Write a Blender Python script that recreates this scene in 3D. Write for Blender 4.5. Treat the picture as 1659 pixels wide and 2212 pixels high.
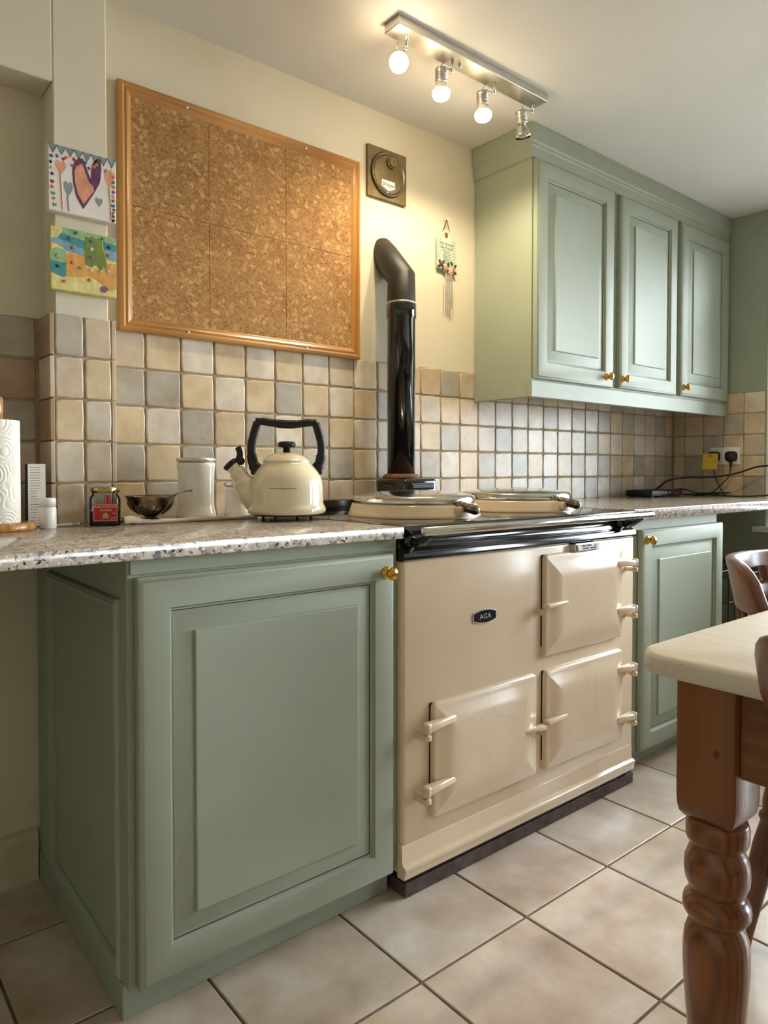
import bpy, bmesh, math, random
from mathutils import Vector, Matrix
PI=math.pi; R=math.radians
sc=bpy.context.scene; C=sc.collection
for o in list(bpy.data.objects): bpy.data.objects.remove(o)
rnd=random.Random(7)

# ---------------------------------------------------------------- camera
cd=bpy.data.cameras.new('camera'); cam=bpy.data.objects.new('camera',cd); C.objects.link(cam)
cd.sensor_fit='VERTICAL'; cd.sensor_height=24.0; cd.lens=24.0*1520.98/2212.0
cd.shift_x=20.39/2212.0; cd.shift_y=-56.64/2212.0
cd.clip_start=.02; cd.clip_end=60
yaw,pit,rol=R(50.897),R(1.332),R(0.012)
fw=Vector((math.cos(yaw)*math.cos(pit),math.sin(yaw)*math.cos(pit),-math.sin(pit)))
rt=Vector((math.sin(yaw),-math.cos(yaw),0)); up=rt.cross(fw)
rt2=rt*math.cos(rol)+up*math.sin(rol); up2=-rt*math.sin(rol)+up*math.cos(rol)
m=Matrix((rt2,up2,-fw)).transposed().to_4x4(); m.translation=Vector((-1.0212,-1.9100,1.0358))
cam.matrix_world=m; sc.camera=cam

# ---------------------------------------------------------------- light, exposure
sc.view_settings.view_transform='Standard'; sc.view_settings.look='None'
sc.view_settings.gamma=1.0; sc.view_settings.use_curve_mapping=False
sc.view_settings.exposure=1.90
SKY=6.9; BULB=18.0; SPOT=4.3
w=bpy.data.worlds.new('world'); sc.world=w; w.use_nodes=True
nt=w.node_tree; bg=nt.nodes['Background']
bg.inputs[0].default_value=(0.85,0.925,1.0,1); bg.inputs[1].default_value=SKY
def portal(name,loc,rot,sx,sy):
    l=bpy.data.lights.new(name,'AREA'); l.shape='RECTANGLE'; l.size=sx; l.size_y=sy; l.cycles.is_portal=True
    o=bpy.data.objects.new(name,l); o.location=loc; o.rotation_euler=rot; C.objects.link(o)
portal('window_portal',(2.60,-1.25,1.43),(0,R(90),0),1.30,1.50)
portal('door_portal',(2.60,-2.86,1.08),(0,R(90),0),2.0,1.1)

# ---------------------------------------------------------------- helpers
def lin(c):
    return tuple(((v/255)/12.92 if v/255<=.04045 else (((v/255)+.055)/1.055)**2.4) for v in c)
def wpos(o):
    v=Vector((0,0,0))
    while o: v+=o.location; o=o.parent
    return v
def obj(name,bm,mat,parent=None,smooth=False,world=True,kind=None,label=None,auto=None):
    """link bm as one mesh object; world=True: bm is in world coordinates"""
    me=bpy.data.meshes.new(name)
    if auto is not None:
        smooth=True
        for e in bm.edges:
            if len(e.link_faces)==2 and e.calc_face_angle(0)>R(auto): e.smooth=False
    bm.normal_update(); bm.to_mesh(me); bm.free()
    if smooth:
        for p in me.polygons: p.use_smooth=True
    mats=mat if isinstance(mat,(list,tuple)) else [mat]
    for x in mats: me.materials.append(x)
    o=bpy.data.objects.new(name,me); C.objects.link(o)
    if parent:
        o.parent=parent
        if world: me.transform(Matrix.Translation(-wpos(parent)))
    if kind: o['kind']=kind
    if label: o['label']=label
    return o
def mobj(name,me,parent,loc=(0,0,0),rot=(0,0,0),col=None):
    o=bpy.data.objects.new(name,me); C.objects.link(o); o.parent=parent; o.location=loc; o.rotation_euler=rot
    if col: o.color=(*col,1)
    return o
def thing(name,label,cat,loc=(0,0,0),rotz=0,group=None):
    o=bpy.data.objects.new(name,None); C.objects.link(o); o.location=loc; o.rotation_euler=(0,0,rotz)
    o.empty_display_size=.05; o['label']=label; o['category']=cat
    if group: o['group']=group
    return o
def tag(o,label,cat,group=None):
    o['label']=label; o['category']=cat
    if group: o['group']=group
    return o
def B(): return bmesh.new()
def box(bm,x0,x1,y0,y1,z0,z1,bev=0,seg=2,M=None):
    r=bmesh.ops.create_cube(bm,size=1)
    mm=Matrix.Translation(((x0+x1)/2,(y0+y1)/2,(z0+z1)/2))@Matrix.Diagonal((abs(x1-x0),abs(y1-y0),abs(z1-z0),1))
    vs=r['verts']; bmesh.ops.transform(bm,matrix=(M@mm if M else mm),verts=vs)
    if bev: bmesh.ops.bevel(bm,geom=list({e for v in vs for e in v.link_edges}),offset=bev,segments=seg,affect='EDGES',profile=.5)
    return bm
def lathe(bm,prof,seg=32,M=Matrix(),cap=True,ang=2*PI):
    rings=[]
    for r,z in prof:
        if r<1e-6: rings.append([bm.verts.new(M@Vector((0,0,z)))])
        else: rings.append([bm.verts.new(M@Vector((r*math.cos(2*PI*i/seg),r*math.sin(2*PI*i/seg),z))) for i in range(seg)])
    for a,b in zip(rings,rings[1:]):
        for i in range(seg):
            j=(i+1)%seg
            if len(a)==1 and len(b)==1: continue
            if len(a)==1: bm.faces.new((a[0],b[j],b[i]))
            elif len(b)==1: bm.faces.new((a[i],a[j],b[0]))
            else: bm.faces.new((a[i],a[j],b[j],b[i]))
    if cap:
        if len(rings[0])>1: bm.faces.new(rings[0][::-1])
        if len(rings[-1])>1: bm.faces.new(rings[-1])
    return bm
def tube(bm,pts,rad,seg=8,cap=True,flat=1.0):
    pts=[Vector(p) for p in pts]; n=len(pts); rads=rad if isinstance(rad,(list,tuple)) else [rad]*n
    rings=[]; prev=None
    for i,p in enumerate(pts):
        t=(pts[min(i+1,n-1)]-pts[max(i-1,0)]).normalized()
        if prev is None:
            a=Vector((0,0,1)) if abs(t.z)<.9 else Vector((1,0,0))
            u=t.cross(a).normalized()
        else: u=(prev-t*prev.dot(t)).normalized()
        prev=u; v=t.cross(u)
        rings.append([bm.verts.new(p+(u*math.cos(2*PI*k/seg)+v*math.sin(2*PI*k/seg)*flat)*rads[i]) for k in range(seg)])
    for a,b in zip(rings,rings[1:]):
        for k in range(seg): bm.faces.new((a[k],a[(k+1)%seg],b[(k+1)%seg],b[k]))
    if cap: bm.faces.new(rings[0][::-1]); bm.faces.new(rings[-1])
    return bm
def spline(pts,n=8):
    P=[Vector(p) for p in pts]; P=[P[0]*2-P[1]]+P+[P[-1]*2-P[-2]]; out=[]
    for i in range(1,len(P)-2):
        for k in range(n):
            t=k/n; a,b,c,d=P[i-1:i+3]
            out.append(.5*((2*b)+(c-a)*t+(2*a-5*b+4*c-d)*t*t+(3*b-3*c+d-a)*t**3))
    out.append(P[-2]); return out
# frames: map local (a,b,c) -> world, c points out of the surface
def fr_back(y):  return lambda a,b,c: Vector((a,y-c,b))          # surface facing -y
def fr_left(x):  return lambda a,b,c: Vector((x-c,a,b))          # surface facing -x
def fr_up(z):    return lambda a,b,c: Vector((a,b,z+c))
def loops(bm,F,a0,a1,b0,b1,lp,cap=True,rad=None,n=1,capback=False):
    """nested rectangles, lp=[(inset,c)(,radius)]"""
    rings=[]
    for it in lp:
        i,c=it[0],it[1]; r=it[2] if len(it)>2 else 0
        A0,A1,B0,B1=a0+i,a1-i,b0+i,b1-i; pts=[]
        if rad is None: pts=[(A0,B0),(A1,B0),(A1,B1),(A0,B1)]
        else:
            rr=max(rad-i,.0005) if r==0 else r
            for (cx,cy,s) in ((A0+rr,B0+rr,180),(A1-rr,B0+rr,270),(A1-rr,B1-rr,0),(A0+rr,B1-rr,90)):
                for k in range(n+1):
                    t=R(s+90*k/n); pts.append((cx+rr*math.cos(t),cy+rr*math.sin(t)))
        rings.append([bm.verts.new(F(p[0],p[1],c)) for p in pts])
    for A,Bq in zip(rings,rings[1:]):
        L=len(A)
        for k in range(L): bm.faces.new((A[k],A[(k+1)%L],Bq[(k+1)%L],Bq[k]))
    if cap: bm.faces.new(rings[-1])
    if capback: bm.faces.new(rings[0][::-1])
    bmesh.ops.recalc_face_normals(bm,faces=bm.faces)
    return bm
def extr(bm,poly,F,c0,c1,bev=0):
    """extrude 2D polygon (a,b) from c0 to c1 in frame F"""
    lo=[bm.verts.new(F(a,b,c0)) for a,b in poly]; hi=[bm.verts.new(F(a,b,c1)) for a,b in poly]; n=len(poly)
    fs=[bm.faces.new(lo[::-1]),bm.faces.new(hi)]
    for k in range(n): fs.append(bm.faces.new((lo[k],lo[(k+1)%n],hi[(k+1)%n],hi[k])))
    bmesh.ops.recalc_face_normals(bm,faces=fs)
    return bm
def heart(cx,cy,w,h,n=18):
    out=[]
    for k in range(n):
        t=2*PI*k/n; x=16*math.sin(t)**3; y=13*math.cos(t)-5*math.cos(2*t)-2*math.cos(3*t)-math.cos(4*t)
        out.append((cx+x/34*w,cy+(y+2.5)/29*h))
    return out
def star(cx,cy,r,n=5,q=.42): return [(cx+(r if k%2==0 else r*q)*math.sin(PI*k/n),cy+(r if k%2==0 else r*q)*math.cos(PI*k/n)) for k in range(2*n)]
def circ(cx,cy,rx,ry=None,n=14): return [(cx+rx*math.cos(2*PI*k/n),cy+(ry or rx)*math.sin(2*PI*k/n)) for k in range(n)]
def text(name,s,size,M,mat,parent,depth=.0003,shear=0,align='CENTER'):
    cu=bpy.data.curves.new('t','FONT'); cu.body=s; cu.size=size; cu.extrude=depth; cu.align_x=align; cu.align_y='CENTER'; cu.shear=shear; cu.resolution_u=2
    t=bpy.data.objects.new('t',cu); C.objects.link(t); bpy.context.view_layer.update()
    me=bpy.data.meshes.new_from_object(t.evaluated_get(bpy.context.evaluated_depsgraph_get()))
    bpy.data.objects.remove(t); bpy.data.curves.remove(cu)
    me.transform(M); me.materials.clear(); me.materials.append(mat)
    if parent: me.transform(Matrix.Translation(-wpos(parent)))
    o=bpy.data.objects.new(name,me); C.objects.link(o); o.parent=parent; return o
def Mface(p,right,upv=(0,0,1)):
    r=Vector(right).normalized(); u=Vector(upv).normalized(); n=r.cross(u)
    m=Matrix((r,u,n)).transposed().to_4x4(); m.translation=Vector(p); return m

# ---------------------------------------------------------------- materials
def mat(name,col,rough=.5,metal=0,col2=None,scale=8,detail=4,fac=(.35,.65),bump=0,bscale=60,coat=0,croug=.05,spec=.5,
        objcol=False,stretch=(1,1,1),emit=None,trans=0,ior=1.45,rvar=0,rand=False,speck=None):
    m=bpy.data.materials.new(name); m.use_nodes=True; nt=m.node_tree; N=nt.nodes; L=nt.links
    b=N['Principled BSDF']; c=(*lin(col),1)
    b.inputs['Base Color'].default_value=c; b.inputs['Roughness'].default_value=rough; b.inputs['Metallic'].default_value=metal
    b.inputs['Coat Weight'].default_value=coat; b.inputs['Coat Roughness'].default_value=croug
    b.inputs['Specular IOR Level'].default_value=spec; b.inputs['Transmission Weight'].default_value=trans; b.inputs['IOR'].default_value=ior
    tc=N.new('ShaderNodeTexCoord'); mp=N.new('ShaderNodeMapping'); mp.inputs['Scale'].default_value=stretch
    L.new(tc.outputs['Object'],mp.inputs['Vector']); vec=mp.outputs[0]
    if rand:
        oi=N.new('ShaderNodeObjectInfo'); ml=N.new('ShaderNodeMath'); ml.operation='MULTIPLY'; ml.inputs[1].default_value=37.0
        L.new(oi.outputs['Random'],ml.inputs[0]); ad=N.new('ShaderNodeVectorMath'); ad.operation='ADD'
        L.new(vec,ad.inputs[0]); L.new(ml.outputs[0],ad.inputs[1]); vec=ad.outputs[0]
    basec=None
    if objcol:
        oi2=N.new('ShaderNodeObjectInfo'); basec=oi2.outputs['Color']; L.new(basec,b.inputs['Base Color'])
    if col2 is not None:
        n=N.new('ShaderNodeTexNoise'); n.inputs['Scale'].default_value=scale; n.inputs['Detail'].default_value=detail; n.inputs['Roughness'].default_value=.6
        L.new(vec,n.inputs['Vector']); mr=N.new('ShaderNodeMapRange'); mr.inputs[1].default_value=fac[0]; mr.inputs[2].default_value=fac[1]
        L.new(n.outputs[0],mr.inputs[0]); mx=N.new('ShaderNodeMix'); mx.data_type='RGBA'; L.new(mr.outputs[0],mx.inputs[0])
        if objcol:
            mx.blend_type='MULTIPLY'; L.new(basec,mx.inputs[6]); mx.inputs[7].default_value=(*lin(col2),1)
        else:
            mx.inputs[6].default_value=c; mx.inputs[7].default_value=(*lin(col2),1)
        L.new(mx.outputs[2],b.inputs['Base Color']); basec=mx.outputs[2]
        if rvar:
            ma=N.new('ShaderNodeMath'); ma.operation='MULTIPLY_ADD'; ma.inputs[1].default_value=rvar; ma.inputs[2].default_value=rough; L.new(mr.outputs[0],ma.inputs[0]); L.new(ma.outputs[0],b.inputs['Roughness'])
    if speck:   # (colour, scale, threshold)
        for (sc_,ss,th) in speck:
            v=N.new('ShaderNodeTexNoise'); v.inputs['Scale'].default_value=ss; v.inputs['Detail'].default_value=2; L.new(vec,v.inputs['Vector'])
            m2=N.new('ShaderNodeMapRange'); m2.inputs[1].default_value=th; m2.inputs[2].default_value=th+.04; L.new(v.outputs[0],m2.inputs[0])
            x=N.new('ShaderNodeMix'); x.data_type='RGBA'; L.new(m2.outputs[0],x.inputs[0])
            if basec is None: x.inputs[6].default_value=c
            else: L.new(basec,x.inputs[6])
            x.inputs[7].default_value=(*lin(sc_),1); basec=x.outputs[2]; L.new(basec,b.inputs['Base Color'])
    if bump:
        n2=N.new('ShaderNodeTexNoise'); n2.inputs['Scale'].default_value=bscale; n2.inputs['Detail'].default_value=3; L.new(vec,n2.inputs['Vector'])
        bp=N.new('ShaderNodeBump'); bp.inputs['Strength'].default_value=bump; bp.inputs['Distance'].default_value=.002; L.new(n2.outputs[0],bp.inputs['Height']); L.new(bp.outputs[0],b.inputs['Normal'])
    if emit: b.inputs['Emission Color'].default_value=(*emit[0],1); b.inputs['Emission Strength'].default_value=emit[1]
    return m
def wood(name,c1,c2,scale=18,stretch=(1,1,.06),rough=.35,coat=.3,dist=2.5):
    m=bpy.data.materials.new(name); m.use_nodes=True; nt=m.node_tree; N=nt.nodes; L=nt.links; b=N['Principled BSDF']
    b.inputs['Roughness'].default_value=rough; b.inputs['Coat Weight'].default_value=coat; b.inputs['Coat Roughness'].default_value=.15
    tc=N.new('ShaderNodeTexCoord'); mp=N.new('ShaderNodeMapping'); mp.inputs['Scale'].default_value=stretch; L.new(tc.outputs['Object'],mp.inputs['Vector'])
    n=N.new('ShaderNodeTexNoise'); n.inputs['Scale'].default_value=scale; n.inputs['Detail'].default_value=6; n.inputs['Distortion'].default_value=dist*.2; L.new(mp.outputs[0],n.inputs['Vector'])
    wv=N.new('ShaderNodeTexWave'); wv.inputs['Scale'].default_value=scale*.9; wv.inputs['Distortion'].default_value=dist; wv.inputs['Detail'].default_value=3; L.new(mp.outputs[0],wv.inputs['Vector'])
    mm=N.new('ShaderNodeMath'); mm.operation='MULTIPLY'; L.new(n.outputs[0],mm.inputs[0]); L.new(wv.outputs['Fac'],mm.inputs[1])
    mr=N.new('ShaderNodeMapRange'); mr.inputs[1].default_value=.08; mr.inputs[2].default_value=.6; L.new(mm.outputs[0],mr.inputs[0])
    mx=N.new('ShaderNodeMix'); mx.data_type='RGBA'; L.new(mr.outputs[0],mx.inputs[0]); mx.inputs[6].default_value=(*lin(c1),1); mx.inputs[7].default_value=(*lin(c2),1)
    L.new(mx.outputs[2],b.inputs['Base Color'])
    bp=N.new('ShaderNodeBump'); bp.inputs['Strength'].default_value=.15; bp.inputs['Distance'].default_value=.001; L.new(mr.outputs[0],bp.inputs['Height']); L.new(bp.outputs[0],b.inputs['Normal'])
    return m
def glassmat(name,tint=(1,1,1),refl=.08):
    m=bpy.data.materials.new(name); m.use_nodes=True; nt=m.node_tree; N=nt.nodes; L=nt.links; N.remove(N['Principled BSDF'])
    t=N.new('ShaderNodeBsdfTransparent'); t.inputs[0].default_value=(*tint,1); g=N.new('ShaderNodeBsdfGlossy'); g.inputs['Roughness'].default_value=.03
    fr=N.new('ShaderNodeFresnel'); fr.inputs[0].default_value=1.45
    mx=N.new('ShaderNodeMixShader'); L.new(fr.outputs[0],mx.inputs[0]); L.new(t.outputs[0],mx.inputs[1]); L.new(g.outputs[0],mx.inputs[2]); L.new(mx.outputs[0],N['Material Output'].inputs[0])
    return m
m_wall=mat('cream_plaster',(221,212,190),.75,col2=(214,204,181),scale=1.6,bump=.12,bscale=14)
m_ceil=mat('white_ceiling_paint',(222,219,212),.8,col2=(216,212,204),scale=1.5,bump=.08,bscale=18)
m_sagewall=mat('sage_wall_paint',(160,167,150),.7,col2=(153,160,143),scale=2.5,bump=.1,bscale=14)
m_sage=mat('sage_cabinet_paint',(157,164,145),.52,col2=(153,160,141),scale=5,bump=.05,bscale=90)
m_cream=mat('cream_enamel',(228,206,176),.24,col2=(222,199,169),scale=3,coat=.35,croug=.12,spec=.55)
m_cream2=mat('pale_cream_enamel',(232,222,192),.12,col2=(226,214,182),scale=3,coat=.6,spec=.6)
m_black=mat('black_enamel',(13,13,14),.12,coat=.5,spec=.6,col2=(22,22,22),scale=12,bump=.05,bscale=20)
m_blackm=mat('black_matt',(20,20,21),.45,col2=(30,29,28),scale=20,bump=.1,bscale=80)
m_chrome=mat('polished_chrome',(225,224,220),.10,1,col2=(205,203,198),scale=6,rvar=.08)
m_steel=mat('brushed_steel',(214,211,206),.36,1,col2=(192,189,184),scale=14,stretch=(1,1,12))
m_brass=mat('polished_brass',(226,178,86),.12,1,col2=(205,152,62),scale=30)
m_tile=mat('glazed_wall_tile',(200,190,175),.36,objcol=True,col2=(215,205,190),scale=13,detail=6,fac=(.3,.75),bump=.28,bscale=28,rand=True,spec=.5,speck=[((120,105,88),170,.74)])
m_grout=mat('beige_grout',(176,157,130),.9,col2=(150,130,104),scale=25)
m_floor=mat('beige_floor_tile',(216,204,188),.27,objcol=True,col2=(205,190,172),scale=5.5,detail=8,fac=(.32,.7),bump=.08,bscale=40,rand=True,rvar=.06)
m_fgrout=mat('dark_floor_grout',(120,110,104),.9,col2=(100,92,86),scale=30)
m_granite=mat('pale_granite',(180,168,150),.19,col2=(138,127,114),scale=34,detail=9,fac=(.38,.66),coat=0,speck=[((112,100,98),70,.57),((206,196,180),150,.60),((40,35,34),110,.625),((52,45,44),42,.70)])
m_pine=wood('orange_pine',(184,132,64),(150,98,42),16,(1,1,1),.3,.4)
m_pinev=wood('orange_pine_vertical',(190,136,66),(158,104,44),14,(1,1,.05),.3,.4)
m_pineh=wood('orange_pine_horizontal',(190,136,66),(156,102,44),14,(.05,1,1),.3,.4)
m_brown=wood('stained_pine_vertical',(142,86,44),(110,62,29),34,(1,1,.03),.33,.4)
m_brownh=wood('stained_pine_horizontal',(152,94,50),(94,50,22),26,(1,.05,1),.33,.4)
m_chair=wood('dark_stained_wood',(112,66,38),(74,40,20),18,(.3,.3,1),.38,.25)
m_table=mat('worn_white_table_paint',(228,220,206),.45,col2=(222,212,196),scale=9,stretch=(4,.6,1),bump=.12,bscale=50,speck=[((120,92,66),120,.72)])
def corkmat():
    m=mat('cork_granules',(184,138,84),.85,bump=.35,bscale=160,objcol=True,rand=True,col2=(214,196,176),scale=14); nt=m.node_tree; N=nt.nodes; L=nt.links; b=N['Principled BSDF']
    src=b.inputs['Base Color'].links[0].from_socket; tc=N.new('ShaderNodeTexCoord'); nz=N.new('ShaderNodeTexNoise'); nz.inputs['Scale'].default_value=60; L.new(tc.outputs['Object'],nz.inputs['Vector'])
    va=N.new('ShaderNodeVectorMath'); va.operation='MULTIPLY_ADD'; va.inputs[1].default_value=(.012,.012,.012); L.new(nz.outputs['Color'],va.inputs[0]); L.new(tc.outputs['Object'],va.inputs[2])
    last=src
    for sc_,lo,hi,c1,c2,f in ((210,.0,1.0,(120,78,38),(206,160,100),.42),(95,.70,.98,(172,128,76),(222,180,122),.35)):
        v=N.new('ShaderNodeTexVoronoi'); v.inputs['Scale'].default_value=sc_; L.new(va.outputs[0],v.inputs['Vector']); s=N.new('ShaderNodeSeparateColor'); L.new(v.outputs['Color'],s.inputs[0])
        mr=N.new('ShaderNodeMapRange'); mr.inputs[1].default_value=lo; mr.inputs[2].default_value=hi; L.new(s.outputs[0],mr.inputs[0])
        mc=N.new('ShaderNodeMix'); mc.data_type='RGBA'; L.new(mr.outputs[0],mc.inputs[0]); mc.inputs[6].default_value=(*lin(c1),1); mc.inputs[7].default_value=(*lin(c2),1)
        mx=N.new('ShaderNodeMix'); mx.data_type='RGBA'; L.new(last,mx.inputs[6]); L.new(mc.outputs[2],mx.inputs[7])
        if sc_==210: mx.inputs[0].default_value=f
        else:
            mm=N.new('ShaderNodeMath'); mm.operation='MULTIPLY'; mm.inputs[1].default_value=f*1.6; L.new(mr.outputs[0],mm.inputs[0]); L.new(mm.outputs[0],mx.inputs[0])
        last=mx.outputs[2]
    v=N.new('ShaderNodeTexNoise'); v.inputs['Scale'].default_value=190; L.new(tc.outputs['Object'],v.inputs['Vector']); mr=N.new('ShaderNodeMapRange'); mr.inputs[1].default_value=.63; mr.inputs[2].default_value=.68; mr.inputs[4].default_value=.75; L.new(v.outputs[0],mr.inputs[0])
    mx=N.new('ShaderNodeMix'); mx.data_type='RGBA'; L.new(mr.outputs[0],mx.inputs[0]); L.new(last,mx.inputs[6]); mx.inputs[7].default_value=(*lin((72,44,22)),1); L.new(mx.outputs[2],b.inputs['Base Color']); return m
m_cork=corkmat()
m_brz=mat('bronze_hammered_paint',(128,112,74),.45,.3,col2=(108,92,58),scale=24,bump=.5,bscale=70)
m_white=mat('white_ceramic',(232,230,226),.14,coat=.4,col2=(226,224,220),scale=4)
m_plastic=mat('white_plastic',(232,230,226),.35,col2=(226,224,220),scale=4)
m_paper=mat('white_paper',(236,233,226),.85,col2=(228,225,217),scale=20)
m_ink=mat('dark_print',(60,56,54),.7)
m_red=mat('red_label_paper',(168,34,32),.5,col2=(150,26,26),scale=12)
m_pink=mat('pale_label_print',(232,180,160),.6)
m_gold=mat('gold_lid',(200,178,118),.25,1,col2=(170,146,90),scale=20)
m_honey=mat('dark_honey',(34,10,6),.1,col2=(24,6,4),scale=5)
m_glass=glassmat('clear_glass',(.86,.9,.88)); m_pane=glassmat('window_glass',(.97,.98,.98))
m_silver=mat('tarnished_silver',(186,170,150),.26,1,col2=(66,52,42),scale=16,fac=(.33,.58),bump=.5,bscale=50)
m_cloth=mat('cream_tea_towel',(226,216,196),.95,col2=(214,203,182),scale=40,bump=.3,bscale=300)
m_upvc=mat('white_window_frame',(238,238,238),.35,col2=(230,230,232),scale=5)
m_stone=mat('grey_brown_stone_plinth',(98,82,76),.7,col2=(66,54,50),scale=28,bump=.4,bscale=60)
m_yel=mat('yellow_sticky_paper',(240,200,80),.7,col2=(236,194,72),scale=10)
m_skirt=mat('cream_skirting_paint',(214,204,180),.6,col2=(196,184,156),scale=6,bump=.15,bscale=20)
m_coil=mat('worn_chrome_coil',(170,160,146),.25,1,col2=(84,74,62),scale=90)
m_ground=mat('outdoor_paving',(150,146,138),.9,col2=(128,124,116),scale=3)

# ================================================================ THE ROOM
XL,XR,YF,ZC=-3.1,2.577,-4.5,2.28
PL=.006   # plaster lies 6 mm behind the tile faces (y=0)
def struct(name,bm,m,**k): return obj(name,bm,m,kind='structure',**k)
wall=struct('wall_back',box(B(),XL-.1,XR+.1,PL,.12,-.02,ZC+.02),m_wall)
b=B(); box(b,XR+PL,XR+.13,-.468,PL,-.02,ZC+.02); box(b,XR+PL,XR+.13,-2.30,-2.0,-.02,ZC+.02); box(b,XR+PL,XR+.13,YF-.1,-3.42,-.02,ZC+.02); box(b,XR+PL,XR+.13,-3.42,-2.30,2.12,ZC+.02)
box(b,XR+PL,XR+.13,-2.0,-.468,-.02,.76); box(b,XR+PL,XR+.13,-2.0,-.468,2.12,ZC+.02)
wallr=struct('wall_right',b,m_sagewall)
walll=struct('wall_left',box(B(),XL-.12,XL,YF-.1,PL,-.02,ZC+.02),m_wall)
wallf=struct('wall_front',box(B(),XL-.1,XR+.13,YF-.12,YF,-.02,ZC+.02),m_wall)
struct('ceiling',box(B(),XL-.1,XR+.13,YF-.12,.12,ZC,ZC+.1),m_ceil)
floor=struct('floor',box(B(),XL-.1,XR+.13,YF-.12,.12,-.12,-.0035),m_fgrout)
# floor tiles: 330 mm grid
FP=.33; FX=-.0647; FY=-.8838; g=.0028
def ftile_mesh(w,h):
    bm=B(); loops(bm,fr_up(0),-w/2,w/2,-h/2,h/2,[(0,-.0035),(0,-.0015),(.0018,0)],rad=.002,n=1)
    me=bpy.data.meshes.new('floor_tile'); bm.to_mesh(me); bm.free(); me.materials.append(m_floor); return me
cache={}
i0=math.floor((XL-FX)/FP); i1=math.ceil((XR-FX)/FP); j0=math.floor((YF-FY)/FP); j1=math.ceil((0-FY)/FP)
for i in range(i0,i1):
    for j in range(j0,j1):
        x0,x1=max(FX+i*FP+g,XL),min(FX+(i+1)*FP-g,XR); y0,y1=max(FY+j*FP+g,YF),min(FY+(j+1)*FP-g,0)
        if x1-x0<.01 or y1-y0<.01: continue
        key=(round(x1-x0,3),round(y1-y0,3))
        if key not in cache: cache[key]=ftile_mesh(*key)
        k=rnd.uniform(.94,1.02); fc=lin((222,210,196)); mobj('tile',cache[key],floor,((x0+x1)/2,(y0+y1)/2,rnd.uniform(-.0004,.0002)),col=(fc[0]*k,fc[1]*k*rnd.uniform(.985,1),fc[2]*k*rnd.uniform(.97,1)))

# wall tiles
TP=.1033; TX=-.283; TZ=.8985
TC={'G':(188,181,168),'W':(224,214,199),'T':(219,199,167),'B':(214,198,177),'E':(192,192,178),'D':(180,156,130),'O':(216,188,162)}
def tl(c): return lin(TC[c])
tvar={}
def tile_mesh(w,h,v):
    key=(round(w,3),round(h,3),v)
    if key in tvar: return tvar[key]
    r=random.Random(v*7+3); bm=B(); n=4; pts=[]; W,H=w/2,h/2; a=min(.0012,w*.02)
    for (p,q) in (((-W,-H),(W,-H)),((W,-H),(W,H)),((W,H),(-W,H)),((-W,H),(-W,-H))):
        for k in range(n):
            t=(k+.12)/n if k==0 else k/n
            x=p[0]+(q[0]-p[0])*t; y=p[1]+(q[1]-p[1])*t
            s=r.uniform(-a,a*.7) if k else -a*.3
            if p[1]==q[1]: y+=s*(1 if y>0 else -1)
            else: x+=s*(1 if x>0 else -1)
            pts.append((x,y))
    def ring(sc_,c): return [bm.verts.new((x-sc_*(1 if x>0 else -1)*min(1,abs(x)/W*1.0),-c,y-sc_*(1 if y>0 else -1)*min(1,abs(y)/H))) for x,y in pts]
    rs=[ring(0,-.0055),ring(.0002,-.0022),ring(.0012,-.0006),ring(.004,0)]
    for A,Bq in zip(rs,rs[1:]):
        L=len(A)
        for k in range(L): bm.faces.new((A[k],A[(k+1)%L],Bq[(k+1)%L],Bq[k]))
    bm.faces.new(rs[-1]); bmesh.ops.recalc_face_normals(bm,faces=bm.faces)
    me=bpy.data.meshes.new('wall_tile'); bm.to_mesh(me); bm.free(); me.materials.append(m_tile)
    for p in me.polygons: p.use_smooth=len(p.vertices)==4
    tvar[key]=me; return me
def tile(par,x,y,z,w,h,col,rotz=0,sub=0):
    c=tl(col); k=rnd.uniform(.93,1.05); c=tuple(v*k for v in c)
    o=mobj('tile',tile_mesh(w,h,rnd.randrange(6)),par,(x,y,z),(0,0,rotz),c); return o
RW=['??BTWTWTWTWBTGTTGBWBGBBWBWBGTBW',   # filled below per row, from column -0.386 on
]
rows=[ # r0 top .. r4 bottom; first char = column left of joint 0
 'BTWTWTWBWTTTGBBWBGOBWBWGBWBW',
 'GGTWTGTWTGTWTTWWWBGWGWGTGWBG',
 'TWGTGWGTWBWTGBBGBWBBWGTWTWWW',
 'GTGWTGWGTGGGWTGWETWTGWGTTGTG',
 'TGTTWTTWBGTWBTGTWWETWGWGTWGB']
b=B(); box(b,-.42,XR,.0035,PL+.002,TZ-.02,1.4135); struct('grout',b,m_grout,parent=wall)
gg=.0019
for r,row in enumerate(rows):
    z=TZ+(4.5-r)*TP
    for k,ch in enumerate(row):
        x0=TX+(k-1)*TP; x1=x0+TP
        if k==0: x0=-.405
        if x1>XR-.003: x1=XR-.003
        if x1-x0<.02: continue
        tile(wall,(x0+x1)/2,0,z,x1-x0-2*gg,TP-2*gg,ch)
    # last narrow column beside the corner
    x0=TX+27*TP
    if x0<XR-.02: tile(wall,(x0+XR-.004)/2,0,z,XR-.004-x0-2*gg,TP-2*gg,'BTWGT'[r])
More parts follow.
